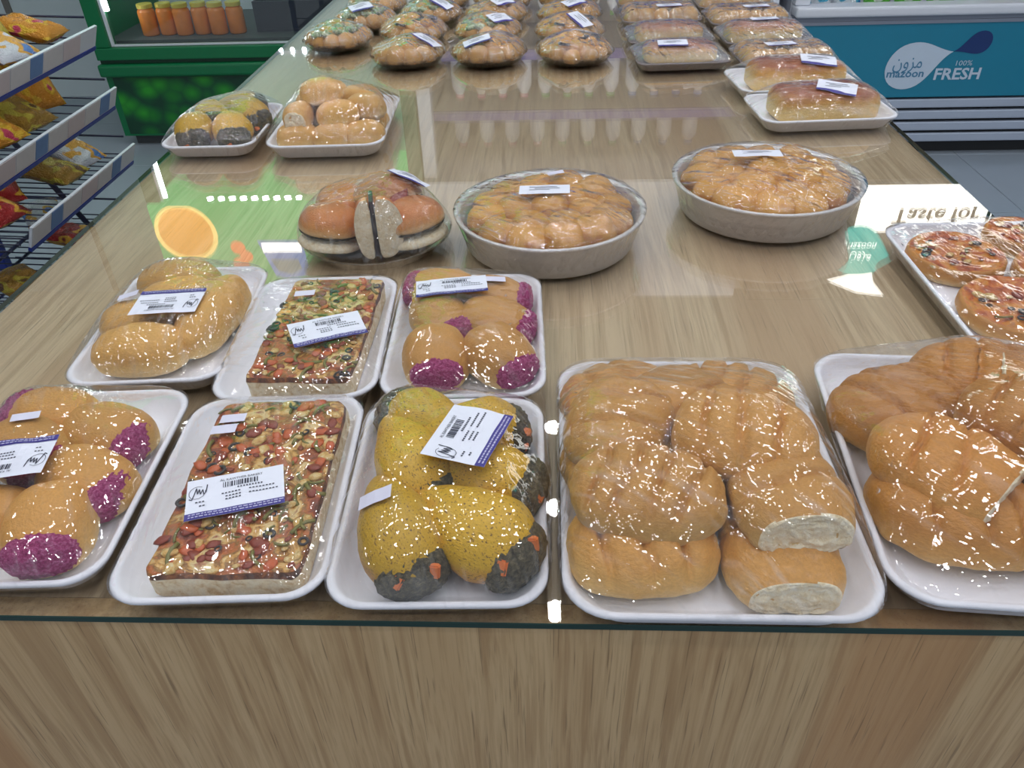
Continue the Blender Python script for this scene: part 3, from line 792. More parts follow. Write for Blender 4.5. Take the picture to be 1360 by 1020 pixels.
PLATE_B = plate_mesh(.094, .016)
t = round_pack('slider_sandwich_plate', 'round clear plate of small burger buns with dark filling, wrapped, touching a foil pan', 'sandwich plate', (-.216, .886), .094, PLATE_B)
foods = []
for x, y, z, rx, ry, rz, s in ((-.050, -.026, .008, -8, 8, 0, .95), (.012, .040, .012, -18, 0, 30, 1.08), (.050, -.014, .010, -10, -4, 40, .98), (-.050, .044, .008, 6, 0, 0, .85)):
    b = to_obj('slider_bun', BUN_TOP, None, t, (x, y, z + .018), (R(rx), R(ry), R(rz)), (s, s, s)); foods.append(b)
    to_obj('bun_base', BUN_BASE, None, b, (0, 0, -.018), (0, 0, 0)); to_obj('filling', FILL, None, b, (0, 0, .002))
h = to_obj('slider_half', HALF_TOP, None, t, (.014, -.056, .044), (R(-22), R(90), R(-10)), (.92, .92, .92)); foods.append(h)
to_obj('bun_base', HALF_BASE, None, h, (0, 0, -.006), (0, PI, 0)); to_obj('filling', HALF_FILL, None, h, (0, .001, -.003))
ham = to_obj('ham_slice', BITS['ham_piece'], None, t, (.03, .0, .056), (.3, -.3, 1.0), (2.2, 1.2, 1.4))
for o in foods: o.location.z += max(0, .0055 - min(q.z for q in local_points(o)))
fm, bv = add_film(t, circle(.095, 64), .018, foods, 'film_loose', bottom_scale=.72)
price_label(t, bv, .042, .034, R(-8), .046, .026, False)

def foil_pan(label, loc, r, seed, lx, ly, lrot):
    t = thing('foil_bread_pan', label, 'foil pan', (loc[0], loc[1], T + LIFT)); H = .044
    bm = bmesh.new(); n = 96
    def ring(q, z, cor): return [(q * (1 + cor * (k % 2) * .012) * math.cos(2 * PI * k / n), q * (1 + cor * (k % 2) * .012) * math.sin(2 * PI * k / n), z) for k in range(n)]
    rings_mesh(bm, [ring(r * .86, 0, 0), ring(r * .885, .003, .5), ring(r * .965, H - .006, 1), ring(r * .985, H - .003, .6), ring(r, H - .002, 0), ring(r * 1.004, H, 0), ring(r * .995, H + .0015, 0), ring(r * .95, H, .4), ring(r * .93, H - .004, 1), ring(r * .86, .006, .6), ring(r * .84, .003, 0)])
    to_obj('foil_pan', bm, M['foil'], t, smooth=True)
    foods = []; rnd = random.Random(seed); rb = r * .93
    spots = [(0, 0)] + [(rb * .40 * math.cos(a), rb * .40 * math.sin(a)) for a in [PI / 3 * k + seed for k in range(6)]] + [(rb * .70 * math.cos(a), rb * .70 * math.sin(a)) for a in [PI / 6 * k + .2 * seed for k in range(12)]]
    for x, y in spots:
        d = math.hypot(x, y) / rb; s = rnd.uniform(.92, 1.12) * r / .118
        foods.append(to_obj('bread_ball', GLAZED, None, t, (x, y, .026 - .008 * d + rnd.uniform(-.002, .003)), (rnd.uniform(-.15, .15), rnd.uniform(-.15, .15), rnd.uniform(0, 6)), (s, s, s * 1.0)))
    fm, bv = add_film(t, circle(r * 1.006, 72), H + .002, foods, 'film_pan', bottom_scale=.87)
    price_label(t, bv, lx, ly, R(lrot), .062, .026, False, stripe=False)
    if seed == 1: sticker(t, bv, .008, .066, R(10))
foil_pan('round foil pan of golden pull-apart bread, touching the slider plate', (.001, .888), .117, 1, -.006, .012, -1)
foil_pan('round foil pan of pull-apart bread standing apart, without small sticker', (.284, .977), .121, 2, -.012, .02, -3)

p = Pack('mini_pizza_pack', 'foam tray of round mini pizzas with red sauce, wrapped, at the table side edge', 'pizza pack', (.505, .737), 1, TRAY_L, .212, .284, .034, .024)
for i, (x, y, r, z) in enumerate(((-.046, .064, .052, .006), (-.03, -.052, .060, .007), (.052, .02, .052, .006), (.058, -.09, .046, .006), (.05, .112, .04, .006))):
    d = p.food('mini_pizza', disc_mesh(i, r, .02), (x, y, z))
    def place(rn, r=r):
        a, q = rn.uniform(0, 2 * PI), r * .74 * math.sqrt(rn.random()); return q * math.cos(a), q * math.sin(a), .0185
    scatter_bits(d, 22, 40 + i, place, {'olive_slice': 2.4, 'ham_piece': 2, 'cheese_blob': 1.6, 'tomato_piece': 1.2, 'pepper_strip': .8})
p.wrap('film', lift=.0012)

# ------------------------------------------------------------------ packs further back
p = Pack('yellow_bun_pack', 'speckled yellow buns with dark filling, wrapped beside a tray of small piled rolls', 'bun pack', (-.546, 1.29), 1, TRAY_S, .152, .222)
tear_bun(p, 0, (-.034, -.056, .008), -80, 8, 0); tear_bun(p, 1, (.034, -.056, .008), -72, 8, 0); tear_bun(p, 2, (-.034, .03, .012), -70, 8); tear_bun(p, 0, (.036, .03, .014), -50, 8); tear_bun(p, 2, (0, .084, .01), 10, 0)
p.wrap('film_loose')
p = Pack('small_roll_pack', 'foam tray of small golden rolls piled in layers, one cream cut end showing', 'bread pack', (-.357, 1.30), 2, tray_mesh(.188, .26, .03, .024), .188, .26, .03, .024)
rnd = random.Random(5)
for lay, rows in enumerate((((-.046, -.088), (.012, -.09), (.06, -.085), (-.045, -.03), (.02, -.03), (.058, -.02), (-.04, .04), (.03, .045), (-.04, .1), (.03, .1)), ((-.045, -.068), (.018, -.064), (.056, -.03), (-.03, -.005), (.04, .02), (-.02, .055)), ((-.012, -.03),))):
    for i, (x, y) in enumerate(rows):
        me = ROLL_P[3] if (lay, i) == (1, 0) else ROLL_P[1]
        p.food('small_roll', me, (x, y, .006 + .026 * lay), (0, 0, -90 if (lay, i) == (1, 0) else rnd.uniform(-30, 30)), (.78, .86, .86) if me is ROLL_P[1] else (.95, .95, .95))
p.wrap('film_loose')

def loaf_mesh(seed, w, l, h):
    o = Vector((seed * 4.4, 0, 0))
    def fn(d):
        q = Vector((w / 2 * sgnpow(d.x, .38), l / 2 * sgnpow(d.y, .42), (h * .7 * sgnpow(d.z, .5) if d.z > 0 else h * .3 * sgnpow(d.z, .4)) + h * .3))
        return q + d * .0022 * fbm(q + o, 26)
    return blob_mesh('loaf', 56, 26, fn, [M['loaf']])
for i, (lab, x, y, z0) in enumerate(((0, .452, 1.335, 0), (1, .448, 1.500, 0))):
    lab = ('browned top golden loaf on white foam tray, at the open end of its row', 'second golden loaf on white foam tray, tucked behind the browner one')[i]
    p = Pack('loaf_pack', lab, 'bread pack', (x, y), (4, 5)[i], TRAY_W, .222, .152)
    p.food('loaf', loaf_mesh(i, .172, .092, .05), (.004, -.004, .006), (0, 0, 0))
    p.wrap('film_loose'); p.label(.014 + .02 * i, -.026, -24 + 10 * i, w=.062, h=.04, full=False)

def grey_pack(label, loc, deg, foods, lab=True, ldeg=5, lx=.0, ly=.01):
    p = Pack('pastry_pack', label, 'pastry pack', loc, deg, TRAY_D, .19, .148, .02, .018, None, 'plastic_tray')
    for nm, me, x, y, z, rz, s in foods: p.food(nm, me, (x, y, z), (0, 0, rz), s)
    p.wrap('film_grey')
    if lab: p.label(lx, ly, ldeg, w=.06, h=.03, full=False)
    return p
LOAF2 = loaf_mesh(7, .15, .08, .036)
def croiss(n, rnd): return [('small_pastry', BALL, -.07 + .14 * (k % n) / (n - 1), -.035 + .035 * (k // n), .006, rnd.uniform(0, 90), (.95, .95, 1.1)) for k in range(n * 3)]
grey_pack('brown loaf in cloudy wrap on grey tray, closest of its column to bare glass', (.270, 1.70), 3, [('loaf', LOAF2, 0, 0, .005, 0, (1, 1, 1))], True, -4, -.02, -.022)
grey_pack('brown loaf in cloudy wrap on grey tray, second in its column', (.268, 1.872), 2, [('loaf', LOAF2, 0, 0, .005, 0, (1, 1, 1))], False)
grey_pack('pale pastries in cloudy wrap with a wide label, third in the grey tray column', (.270, 2.07), 2, croiss(5, random.Random(1)), True, 4, .02, -.02)
grey_pack('pale pastries in cloudy wrap, last in the grey tray column', (.272, 2.26), 2, croiss(5, random.Random(4)), False)
grey_pack('crumbly nut pastries in cloudy wrap directly behind the golden loaves', (.474, 1.675), 3, croiss(6, random.Random(2)), True, 6, -.01, -.01)
grey_pack('long brown loaf in cloudy wrap behind the crumbly nut pastries', (.472, 1.85), 3, [('loaf', LOAF2, 0, 0, .005, 3, (1.1, 1, 1.1))], True, 4, 0, .0)
grey_pack('lumpy pastries in cloudy wrap behind the long brown loaf', (.472, 2.03), 3, croiss(6, random.Random(3)), True, 2, .02, -.01)
grey_pack('lumpy pastries in cloudy wrap, last behind the long brown loaf', (.472, 2.21), 2, croiss(5, random.Random(6)), False)

# --- round plates in rows
PLATE_S = plate_mesh(.082, .016)
def plate_proto(kind, seed):
    t = thing('pastry_plate', '-', 'pastry plate', (0, 0, 0)); to_obj('plastic_plate', PLATE_S, None, t); foods = []; rnd = random.Random(seed)
    for q, n, z in ((.058, 11, .006), (.031, 6, .016), (0, 1, .022)):
        for k in range(n):
            a = 2 * PI * k / n + seed; s = rnd.uniform(.85, 1.1)
            foods.append(to_obj('pastry_ball', BALL if kind == 'green' or q > .05 else BALL_G, None, t, (q * math.cos(a), q * math.sin(a), z + rnd.uniform(0, .004)), (0, 0, rnd.uniform(0, 6)), (s, s, s)))
    if kind == 'green':
        for k in range(24):
            a, q = rnd.uniform(0, 6.3), .058 * math.sqrt(rnd.random())
            foods.append(to_obj('green_garnish', GREEN_BIT, None, t, (q * math.cos(a), q * math.sin(a), .046 - q * .22), (rnd.uniform(-.4, .4), rnd.uniform(-.4, .4), rnd.uniform(0, 6))))
    elif kind == 'dark':
        for k in range(7):
            a, q = rnd.uniform(0, 6.3), .05 * math.sqrt(rnd.random())
            foods.append(to_obj('olive_piece', BITS['olive_slice'], None, t, (q * math.cos(a), q * math.sin(a), .050 - q * .2), (rnd.uniform(-.3, .3), rnd.uniform(-.3, .3), 0), (1.6, 1.6, 2)))
    fm, bv = add_film(t, circle(.083, 48), .018, foods, 'film_plate', bottom_scale=.74)
    return t, bv
ord_ = ('next to bare glass', 'second from bare glass', 'third from bare glass', 'fourth from bare glass')
rowname = ('in plate row nearest snack rack', 'in plate row second from snack rack', 'in plate row second from grey trays', 'in plate row along grey trays')
cols = (((-.488, 1.90, 'green', (), 0), (-.46, 2.085, 'green', (0, -.03, 30), 0), (-.464, 2.275, 'green', (), 0)),
        ((-.303, 1.752, 'plain', (.044, -.012, -32), 1), (-.318, 1.955, 'dark', (), 0), (-.30, 2.14, 'green', (.03, -.03, -30), 0), (-.295, 2.32, 'plain', (), 0)),
        ((-.128, 1.752, 'plain', (-.022, -.036, 12), 1), (-.142, 1.945, 'green', (.03, -.026, 42), 0), (-.132, 2.125, 'plain', (.02, -.03, 40), 0), (-.122, 2.305, 'dark', (), 0)),
        ((.057, 1.745, 'dark', (), 0), (.050, 1.925, 'dark', (.02, -.034, -50), 0), (.052, 2.105, 'plain', (.01, -.036, 35), 0), (.055, 2.29, 'plain', (), 0)))
desc = {'green': 'green garnished pastries', 'plain': 'plain golden pastries', 'dark': 'olive topped pastries'}
protos = {}
for ci, col in enumerate(cols):
    for ri, (x, y, kind, lab, sk) in enumerate(col):
        if kind not in protos: t, bv = plate_proto(kind, {'green': 3, 'plain': 5, 'dark': 8}[kind]); protos[kind] = (t, bv); kids = list(t.children)
        else:
            t0, bv = protos[kind]; t = t0.copy(); COL.objects.link(t)
            for ch in list(t0.children):
                if ch.name.startswith('product_label'): continue
                c = ch.copy(); COL.objects.link(c); c.parent = t
        t.location = (x, y, T + LIFT); t.rotation_euler = (0, 0, 0)
        tag(t, 'plate of %s, %s %s' % (desc[kind], ord_[ri], rowname[ci]), 'pastry plate', 'wrapped round plates')
        if lab: price_label(t, bv, lab[0], lab[1], R(lab[2]), .056, .036, False)

# ------------------------------------------------------------------ snack rack
def snack_rack():
    X0, X1, Y0, Y1 = -1.62, -1.16, .55, 2.05
    t = thing('snack_rack', 'blue wire snack rack with white price rails, beside the display table', 'rack', (-1.4, 1.3, 0)); ox, oy = t.location.x, t.location.y
    zs = (.845, .695, .545, .36, .16)
    def shelf(z, front, y0, y1, tilt=.09):
        bm = bmesh.new(); n = int((y1 - y0) / (.06 if z > .6 else .03))
        for k in range(n + 1):
            y = y0 + (y1 - y0) * k / n; tube(bm, [(X0 - ox, y - oy, z + tilt), (front - ox, y - oy, z)], .0019, 5)
        for fx in (.03, .5, .97): 
            x = X0 + (front - X0) * fx; tube(bm, [(x - ox, y0 - oy, z + tilt * (1 - fx) - .004), (x - ox, y1 - oy, z + tilt * (1 - fx) - .004)], .004, 6)
        for y in (y0, y1):
            b2 = bmesh.new(); tube(b2, [(X0 - ox, y - oy, z + tilt + .05), (front - ox, y - oy, z + .05)], .003, 6); to_obj('side_rail', b2, M['dark_wire'], t, smooth=True)
        return to_obj('wire_shelf', bm, M['dark_wire'], t, smooth=True)
    starts = (Y0, Y0, 1.52)
    fronts = (-1.15, -1.15, -1.15)
    for i, z in enumerate(zs):
        shelf(z, -1.16, Y0, Y1, .02)
    for i in range(3):
        z = zs[i]; y0 = starts[i]
        bm = bmesh.new(); bx(bm, -.003, .003, y0 - oy, Y1 - oy, -.018, .034)
        rail = to_obj('price_rail', bm, M['strip'], t, (fronts[i] - ox, 0, z), (0, R(24), 0))
        bm = bmesh.new(); bx(bm, -.004, .005, y0 - oy, Y1 - oy, -.028, -.0185); to_obj('rail_lip', bm, M['blue'], rail)
        y = y0 + .004; k = i
        pat = (('card', .09), ('card_pink', .085), ('card', .08), ('card_blue', .055))
        while y < Y1 - .09:
            mt, L = pat[k % 4]; bm = bmesh.new(); bx(bm, .0032, .0042, y - oy, y + L - .004 - oy, -.015, .032); to_obj('price_card', bm, M[mt], rail); y += L; k += 1
    bm = bmesh.new(); bx(bm, -.012, .012, Y0 - oy, Y1 - oy, -.02, .02); to_obj('bottom_bar', bm, M['blue'], t, (-1.15 - ox, 0, .36))
    for x in (X0, ):
        for y in (Y0 + .03, (Y0 + Y1) / 2, Y1 - .03):
            bm = bmesh.new(); bx(bm, -.015, .015, -.015, .015, 0, 1.15); bmesh.ops.bevel(bm, geom=bm.edges[:], offset=.003, segments=1, affect='EDGES'); to_obj('upright_post', bm, M['blue'], t, (x - ox - .02, y - oy, 0))
    for y in (Y0 + .03, Y1 - .03):
        bm = bmesh.new(); tube(bm, [(X0 - ox, y - oy, .93), (-1.17 - ox, y - oy, .02)], .008, 8); to_obj('brace_bar', bm, M['dark_wire'], t, smooth=True)
        bm = bmesh.new(); bx(bm, X0 - ox - .03, -1.12 - ox, y - oy - .02, y - oy + .02, 0, .03); to_obj('foot', bm, M['blue'], t)
snack_rack()

def bag_material(name, base, second, third):
    t = NT(name); g = t.n('TexCoord'); v = g.outputs['Generated']; oi = t.n('ObjectInfo')
    ad = t.n('VectorMath', operation='ADD'); cx_ = t.n('CombineXYZ'); t.link(oi.outputs['Random'], cx_.inputs[0]); t.link(v, ad.inputs[0]); t.link(cx_.outputs[0], ad.inputs[1])
    n = t.noise(ad.outputs[0], 2.3, 1); c = t.ramp(n, [(.40, base), (.47, base), (.5, second), (.58, second), (.62, third)])
    cr = t.noise(ad.outputs[0], 16, 3, .6, .6)
    return t.bsdf(c, .22, .25, t.bump(cr, .5, .05), .6)
M['bag_orange'] = bag_material('orange_snack_print', C(206, 136, 32), C(222, 176, 44), C(196, 60, 90))
M['bag_white'] = bag_material('white_snack_print', C(214, 216, 224), C(226, 168, 70), C(90, 130, 196))
M['bag_red'] = bag_material('red_snack_print', C(162, 36, 36), C(214, 160, 44), C(120, 24, 30))
M['bag_brown'] = bag_material('olive_snack_print', C(150, 110, 34), C(176, 158, 50), C(96, 60, 30))
def bag_mesh(seed, w=.13, h=.17, d=.05):
    bm = bmesh.new(); nx, ny = 14, 18; o = Vector((seed * 3.7, 0, 0)); top = []; bot = []
    for j in range(ny + 1):
        v = j / ny * 2 - 1; rt, rb = [], []
        for i in range(nx + 1):
            u = i / nx * 2 - 1
            inf = max(0, 1 - abs(u) ** 2.6) ** .55 * max(0, 1 - abs(v) ** 6) ** .8; pin = 1 - .10 * (1 - v * v) * abs(u)
            wr = .006 * fbm(Vector((u, v * 1.3, 0)) + o, 1.6)
            edge = .0006
            x, y = u * w / 2 * pin, v * h / 2
            rt.append(bm.verts.new((x, y, d / 2 * inf + wr * inf + edge))); rb.append(bm.verts.new((x, y, -d / 2 * inf + wr * inf - edge)))
        top.append(rt); bot.append(rb)
    for j in range(ny):
        for i in range(nx):
            bm.faces.new((top[j][i], top[j][i + 1], top[j + 1][i + 1], top[j + 1][i])); bm.faces.new((bot[j][i], bot[j + 1][i], bot[j + 1][i + 1], bot[j][i + 1]))
    for j in range(ny):
        bm.faces.new((top[j][0], top[j + 1][0], bot[j + 1][0], bot[j][0])); bm.faces.new((top[j][nx], bot[j][nx], bot[j + 1][nx], top[j + 1][nx]))
    for i in range(nx):
        bm.faces.new((top[0][i], bot[0][i], bot[0][i + 1], top[0][i + 1])); bm.faces.new((top[ny][i], top[ny][i + 1], bot[ny][i + 1], bot[ny][i]))
    me = bpy.data.meshes.new('snack_bag'); bm.normal_update(); bm.to_mesh(me); bm.free()
    for q in me.polygons: q.use_smooth = True
    return me
def bags():
    kinds = {'orange': 'orange snack bag', 'white': 'white and gold snack bag', 'red': 'glossy red snack bag', 'brown': 'olive gold snack bag'}
    sh = ('top shelf', 'middle shelf', 'third shelf', 'low shelf')
    meshes = {}
    # kind, x, y, z (bag centre), rx, ry, rz in degrees, shelf, detail
    L = [('brown', -1.33, 1.90, .916, 58, 0, 70, 0), ('white', -1.246, 1.812, .884, 16.8, 0, 71, 0), ('orange', -1.275, 1.995, .883, 13.5, 0, 90, 0), ('white', -1.397, 1.998, .914, 49, 0, 71, 0), ('orange', -1.30, 1.70, .898, 30, 0, 70, 0), ('brown', -1.44, 1.80, .923, 60, 0, 60, 0),
         ('orange', -1.30, 1.955, .768, 62, 0, 55, 1), ('white', -1.40, 1.99, .771, 60, 0, 66, 1), ('brown', -1.27, 1.815, .738, 24, 0, 80, 1), ('orange', -1.274, 1.699, .739, 22.7, 0, 70.7, 1), ('red', -1.42, 1.799, .768, 55.5, 0, 60, 1), ('white', -1.418, 1.66, .768, 55.3, 0, 60.8, 1),
         ('white', -1.27, 1.965, .591, 26, 0, 76, 2), ('brown', -1.26, 1.844, .581, 12, 0, 86, 2), ('red', -1.33, 1.716, .588, 15.8, 0, 39.5, 2), ('red', -1.28, 1.60, .588, 18, 0, 76, 2), ('white', -1.422, 1.826, .615, 49.3, 0, 61.3, 2), ('red', -1.468, 1.667, .615, 45.8, 0, 91, 2),
         ('brown', -1.28, 1.60, .395, 6, 0, 60, 3), ('red', -1.27, 1.86, .392, 6, 4, 80, 3), ('white', -1.393, 1.934, .423, 6.2, 0, 41.6, 3)]
    seen = {}
    for i, (k, x, y, z, rx, ry, rz, s) in enumerate(L):
        if k not in meshes:
            me = bag_mesh(len(meshes) + 1, .13 * .84, .17 * .84, .05 * .84); me.materials.append(M['bag_' + k]); meshes[k] = me
        o = to_obj('snack_bag', meshes[k], None, None, (x, y, z), (R(rx), R(ry), R(rz)))
        tag(o, '%s %s on the %s of the blue wire rack' % (kinds[k], 'propped upright' if rx > 45 else 'leaning' if rx > 17 else 'lying', sh[s]), 'snack bag', 'snack bags on the wire rack')
bags()

# ------------------------------------------------------------------ chillers along the back wall
def flat_on(parent, flat, name, mat, x, y, z, off=0.0, thick=.0012):
    """lettering or print standing just proud of an upright panel that faces the table"""
    me = bpy.data.meshes.new(name); me.from_pydata([(a + x, y - off, b + z) for a, b in flat.v], [], flat.f); me.update(); me.materials.append(M[mat])
    o = bpy.data.objects.new(name, me); COL.objects.link(o); o.parent = parent; return o

def bez(pts, n=10):
    out = []
    for a, b, c, d in pts:
        for k in range(n):
            s = k / n; out.append(tuple((1 - s) ** 3 * a[i] + 3 * (1 - s) ** 2 * s * b[i] + 3 * (1 - s) * s * s * c[i] + s ** 3 * d[i] for i in (0, 1)))
    return out

def green_cooler():
    X0, X1, Y = -2.06, -.62, 3.66
    t = thing('green_cooler', 'green glass-fronted cooler with leafy print along its base', 'cooler', ((X0 + X1) / 2, Y, 0)); ox, oy = t.location.x, Y
    L, Rr = X0 - ox, X1 - ox
    box('plinth', M['plinth'], t, L + .03, Rr - .03, .04, .7, 0, .05)
    pn = box('lower_panel', M['green'], t, L, Rr, 0, .72, .05, .33)
    box('leaf_print', M['leafprint'], pn, L + .03, Rr - .03, -.002 - .36, .0 - .36, .06 - .19, .322 - .19)
    box('ledge_moulding', M['green'], t, L - .012, Rr + .012, -.03, .72, .33, .385, .012, 3)
    box('ledge_groove', M['green_dk'], t, L, Rr, -.004, .72, .386, .402)
    box('sill_rail', M['green'], t, L - .004, Rr + .004, -.02, .72, .403, .455, .004, 2)
    for x in (L, Rr - .07): box('frame_stile', M['green'], t, x, x + .07, -.015, .06, .456, 1.99, .004, 2)
    for x in (L, Rr - .02): box('side_wall', M['green'], t, x, x + .02, .062, .72, .456, 1.99)
    box('back_liner', M['chill_white'], t, L + .021, Rr - .021, .70, .719, .456, 1.99)
    box('deck', M['plinth'], t, L + .021, Rr - .021, .062, .699, .4565, .470)
    box('glass_pane', M['pane'], t, L + .071, Rr - .071, .02, .026, .457, 1.988)
    for z in (.64, 1.30): box('glass_shelf', M['pane'], t, L + .022, Rr - .022, .10, .68, z, z + .008); box('shelf_edge', M['chill_white'], t, L + .022, Rr - .022, .092, .099, z - .004, z + .010)
    box('led_bar', M['ledbar'], t, L + .074, L + .092, .030, .045, .60, 1.975); box('glazing_bead', M['chill_white'], t, L + .0712, L + .082, .004, .018, .457, 1.985); box('glazing_sill', M['chill_white'], t, L + .084, Rr - .072, .004, .018, .457, .464)
    hd = box('header', M['sign_green'], t, L, Rr, -.02, .72, 2.0, 2.62)
    hc = (0, .35, (1.87 + 2.44) / 2)
    def slice_(rx, rz, cut): return Flat().poly([(rx * math.cos(a), max(cut, rz * math.sin(a))) for a in [2 * PI * k / 48 for k in range(48)]])
    flat_on(hd, slice_(.165, .16, -.15), 'orange_peel', 'sign_peel', -.555, -.37, -.155, .002)
    flat_on(hd, slice_(.142, .138, -.145), 'orange_flesh', 'sign_orange', -.555, -.37, -.16, .004)
    f = Flat()
    for (x, z, r) in ((0, -.04, .04), (.035, .01, .035), (-.005, .06, .045)): f.poly([(x + r * math.cos(a), z + r * math.sin(a)) for a in [2 * PI * k / 16 for k in range(16)]])
    flat_on(hd, f, 'orange_flower', 'sign_flower', -.30, -.37, -.03, .002)
    flat_on(hd, Flat().poly([(-.13, -.11), (.11, -.11), (.12, .08), (.03, .13), (-.07, .10)]), 'blue_badge', 'sign_blue', -.06, -.37, 0, .002)
    flat_on(hd, Flat().rect(-.11, .10, -.095, -.045), 'badge_band', 'sign_white', -.06, -.37, 0, .003)
    flat_on(hd, Flat().poly([(-.08, .0), (.07, .0), (.08, .06), (.02, .09), (-.05, .07)]), 'badge_patch', 'logo_white', -.06, -.37, 0, .003)
    bm = bmesh.new()
    for k in range(9):
        for zz in (1.985,): 
            vs = [bm.verts.new((-.40 + k * .058 + (.017) * math.cos(a), .03 + .017 * math.sin(a), zz)) for a in [2 * PI * q / 10 for q in range(10)]]; bm.faces.new(vs[::-1])
    for k in range(9):
        vs = [bm.verts.new((.10 + k * .055 + .010 * math.cos(a), .088, 1.29 + .010 * math.sin(a))) for a in [2 * PI * q / 10 for q in range(10)]]; bm.faces.new(vs)
    to_obj('led_strip', bm, M['led'], t)
    # what stands inside
    def bottle(r, h, body, cap):
        b = bmesh.new(); rings_mesh(b, [[(x, y, z) for x, y in circle(q, 20)] for q, z in ((r * .9, 0), (r, .006), (r, h * .74), (r * .94, h * .8), (r * .8, h * .84), (r * .78, h * .86))])
        me = bpy.data.meshes.new('juice_jar'); b.normal_update(); b.to_mesh(me); b.free(); me.materials.append(M[body])
        for q in me.polygons: q.use_smooth = len(q.vertices) == 4
        b = bmesh.new(); rings_mesh(b, [[(x, y, z) for x, y in circle(q, 20)] for q, z in ((r * .84, h * .861), (r * .9, h * .87), (r * .9, h * .985), (r * .84, h))])
        mc = bpy.data.meshes.new('jar_lid'); b.normal_update(); b.to_mesh(mc); b.free(); mc.materials.append(M[cap]); return me, mc
    M['juice'] = plain('orange_juice', C(240, 140, 62), .2, var=.25, scale=30); M['cap_y'] = plain('yellow_cap', C(226, 200, 90), .35)
    me, mc = bottle(.039, .135, 'juice', 'cap_y')
    for k in range(6):
        b = to_obj('juice_jar', me, None, None, (-1.86 + k * .082, Y + .16 + .012 * (k % 2), .4704)); to_obj('jar_lid', mc, None, b)
        tag(b, 'orange jar with yellow lid on the green cooler deck', 'jar', 'orange jars in the green cooler')
    M['carton_red'] = plain('salmon_red_carton', C(206, 104, 84), .4); M['crate'] = plain('dark_grey_crate', C(52, 56, 66), .5)
    cr = thing('drinks_crate', 'dark grey open crate inside the green cooler beside orange jars', 'crate', (-1.17, Y + .3, .4704))
    for a in ((-.19, .19, -.13, -.12, .012, .13), (-.19, .19, .12, .13, .012, .13), (-.19, -.18, -.1195, .1195, .012, .13), (.18, .19, -.1195, .1195, .012, .13), (-.19, .19, -.13, .13, 0, .0115)): box('crate_panel', M['crate'], cr, *a)
    ct = thing('red_carton', 'salmon red carton standing in the green cooler by the dark crate', 'carton', (-.86, Y + .18, .4704))
    box('carton_body', M['carton_red'], ct, -.05, .05, -.04, .04, 0, .12, .003); box('carton_fold', M['carton_red'], ct, -.05, .05, -.006, .006, .1202, .145)
green_cooler()

def multideck(X0, X1, Y, label, panel, sign):
    t = thing('open_chiller', label, 'chiller', ((X0 + X1) / 2, Y, 0)); ox = t.location.x; L, Rr = X0 - ox, X1 - ox
    box('plinth', M['black'], t, L + .02, Rr - .02, .05, .85, 0, .055)
    for k in range(4): box('vent_slat', M['slat'], t, L + .01, Rr - .01, -.002 + .004 * k, .03, .206 - k * .05, .248 - k * .05 - .004, .006, 2)
    box('vent_back', M['black'], t, L + .012, Rr - .012, .031, .85, .0555, .2525)
    pn = box('front_panel', panel, t, L + .002, Rr - .002, -.006, .05, .253, .543, .003, 2)
    box('panel_trim', M['chill_grey'], t, L, Rr, -.01, .05, .5435, .556); box('bumper_groove', M['chill_grey'], t, L, Rr, -.004, .06, .5565, .572)
    box('bumper', M['chill_white'], t, L, Rr, -.022, .075, .5725, .612, .012, 3)
    box('deck', M['chill_white'], t, L + .031, Rr - .031, .0755, .84, .535, .553)
    for x in (L, Rr - .03): box('end_panel', M['chill_white'], t, x, x + .03, .0755, .87, .0, 2.42)
    for x in (L, Rr - .03): box('end_post', M['chill_white'], t, x, x + .06 if x < 0 else x + .03, .018, .075, .6125, 1.80, .006, 2)
    box('back_liner', M['chill_white'], t, L + .031, Rr - .031, .85, .87, .2, 1.80)
    for z in (.98, 1.33, 1.60):
        if not sign and z > 1.5: pass
        box('shelf', M['chill_white'], t, L + .031, Rr - .031, .26, .849, z - .02, z); box('shelf_rail', M['rail_purple'], t, L + .031, Rr - .031, .247, .2595, z - .035, z + .008)
    hd = box('canopy', M['plinth'] if sign else M['chill_white'], t, L, Rr, -.01, .85 + .02, 1.805, 2.42)
    return t, pn, hd
tc, pc, hc_ = multideck(-.58, .93, 3.43, 'white open dairy chiller with violet shelf rails behind the table', M['chill_white'], False)
tr_, pr, hr = multideck(.985, 2.75, 3.40, 'open chiller with teal front panel and droplet logo', M['teal'], True)
# print on the teal panel (panel centre is 1.8675, z .398; its face is 28 mm in front of the centre)
PX, PZ, PY = 1.8675, .398, -.0285
def P2(x, z): return (x - PX, z - PZ)
drop = bez([(P2(1.648, .434), P2(1.59, .442), P2(1.545, .478), P2(1.490, .472)), (P2(1.490, .472), P2(1.405, .466), P2(1.385, .39), P2(1.393, .355)), (P2(1.393, .355), P2(1.405, .285), P2(1.50, .265), P2(1.55, .315)), (P2(1.55, .315), P2(1.59, .355), P2(1.605, .41), P2(1.648, .434))])
flat_on(pr, Flat().poly(drop), 'droplet_logo', 'logo_white', 0, PY, 0, .001)
nav = bez([(P2(1.648, .434), P2(1.69, .455), P2(1.70, .515), P2(1.75, .512)), (P2(1.75, .512), P2(1.80, .508), P2(1.80, .45), P2(1.765, .43)), (P2(1.765, .43), P2(1.73, .413), P2(1.70, .437), P2(1.648, .434))])
flat_on(pr, Flat().poly(nav), 'navy_droplet', 'navy', 0, PY, 0, .001)
f = Flat().text('\uFEE5\uFEED\uFEB0\uFEE3', *P2(1.478, .398), .052, .115).text('mazoon', *P2(1.478, .352), .03, .15, .02)
flat_on(pr, f, 'logo_lettering', 'logo_ink', 0, PY, 0, .0018)
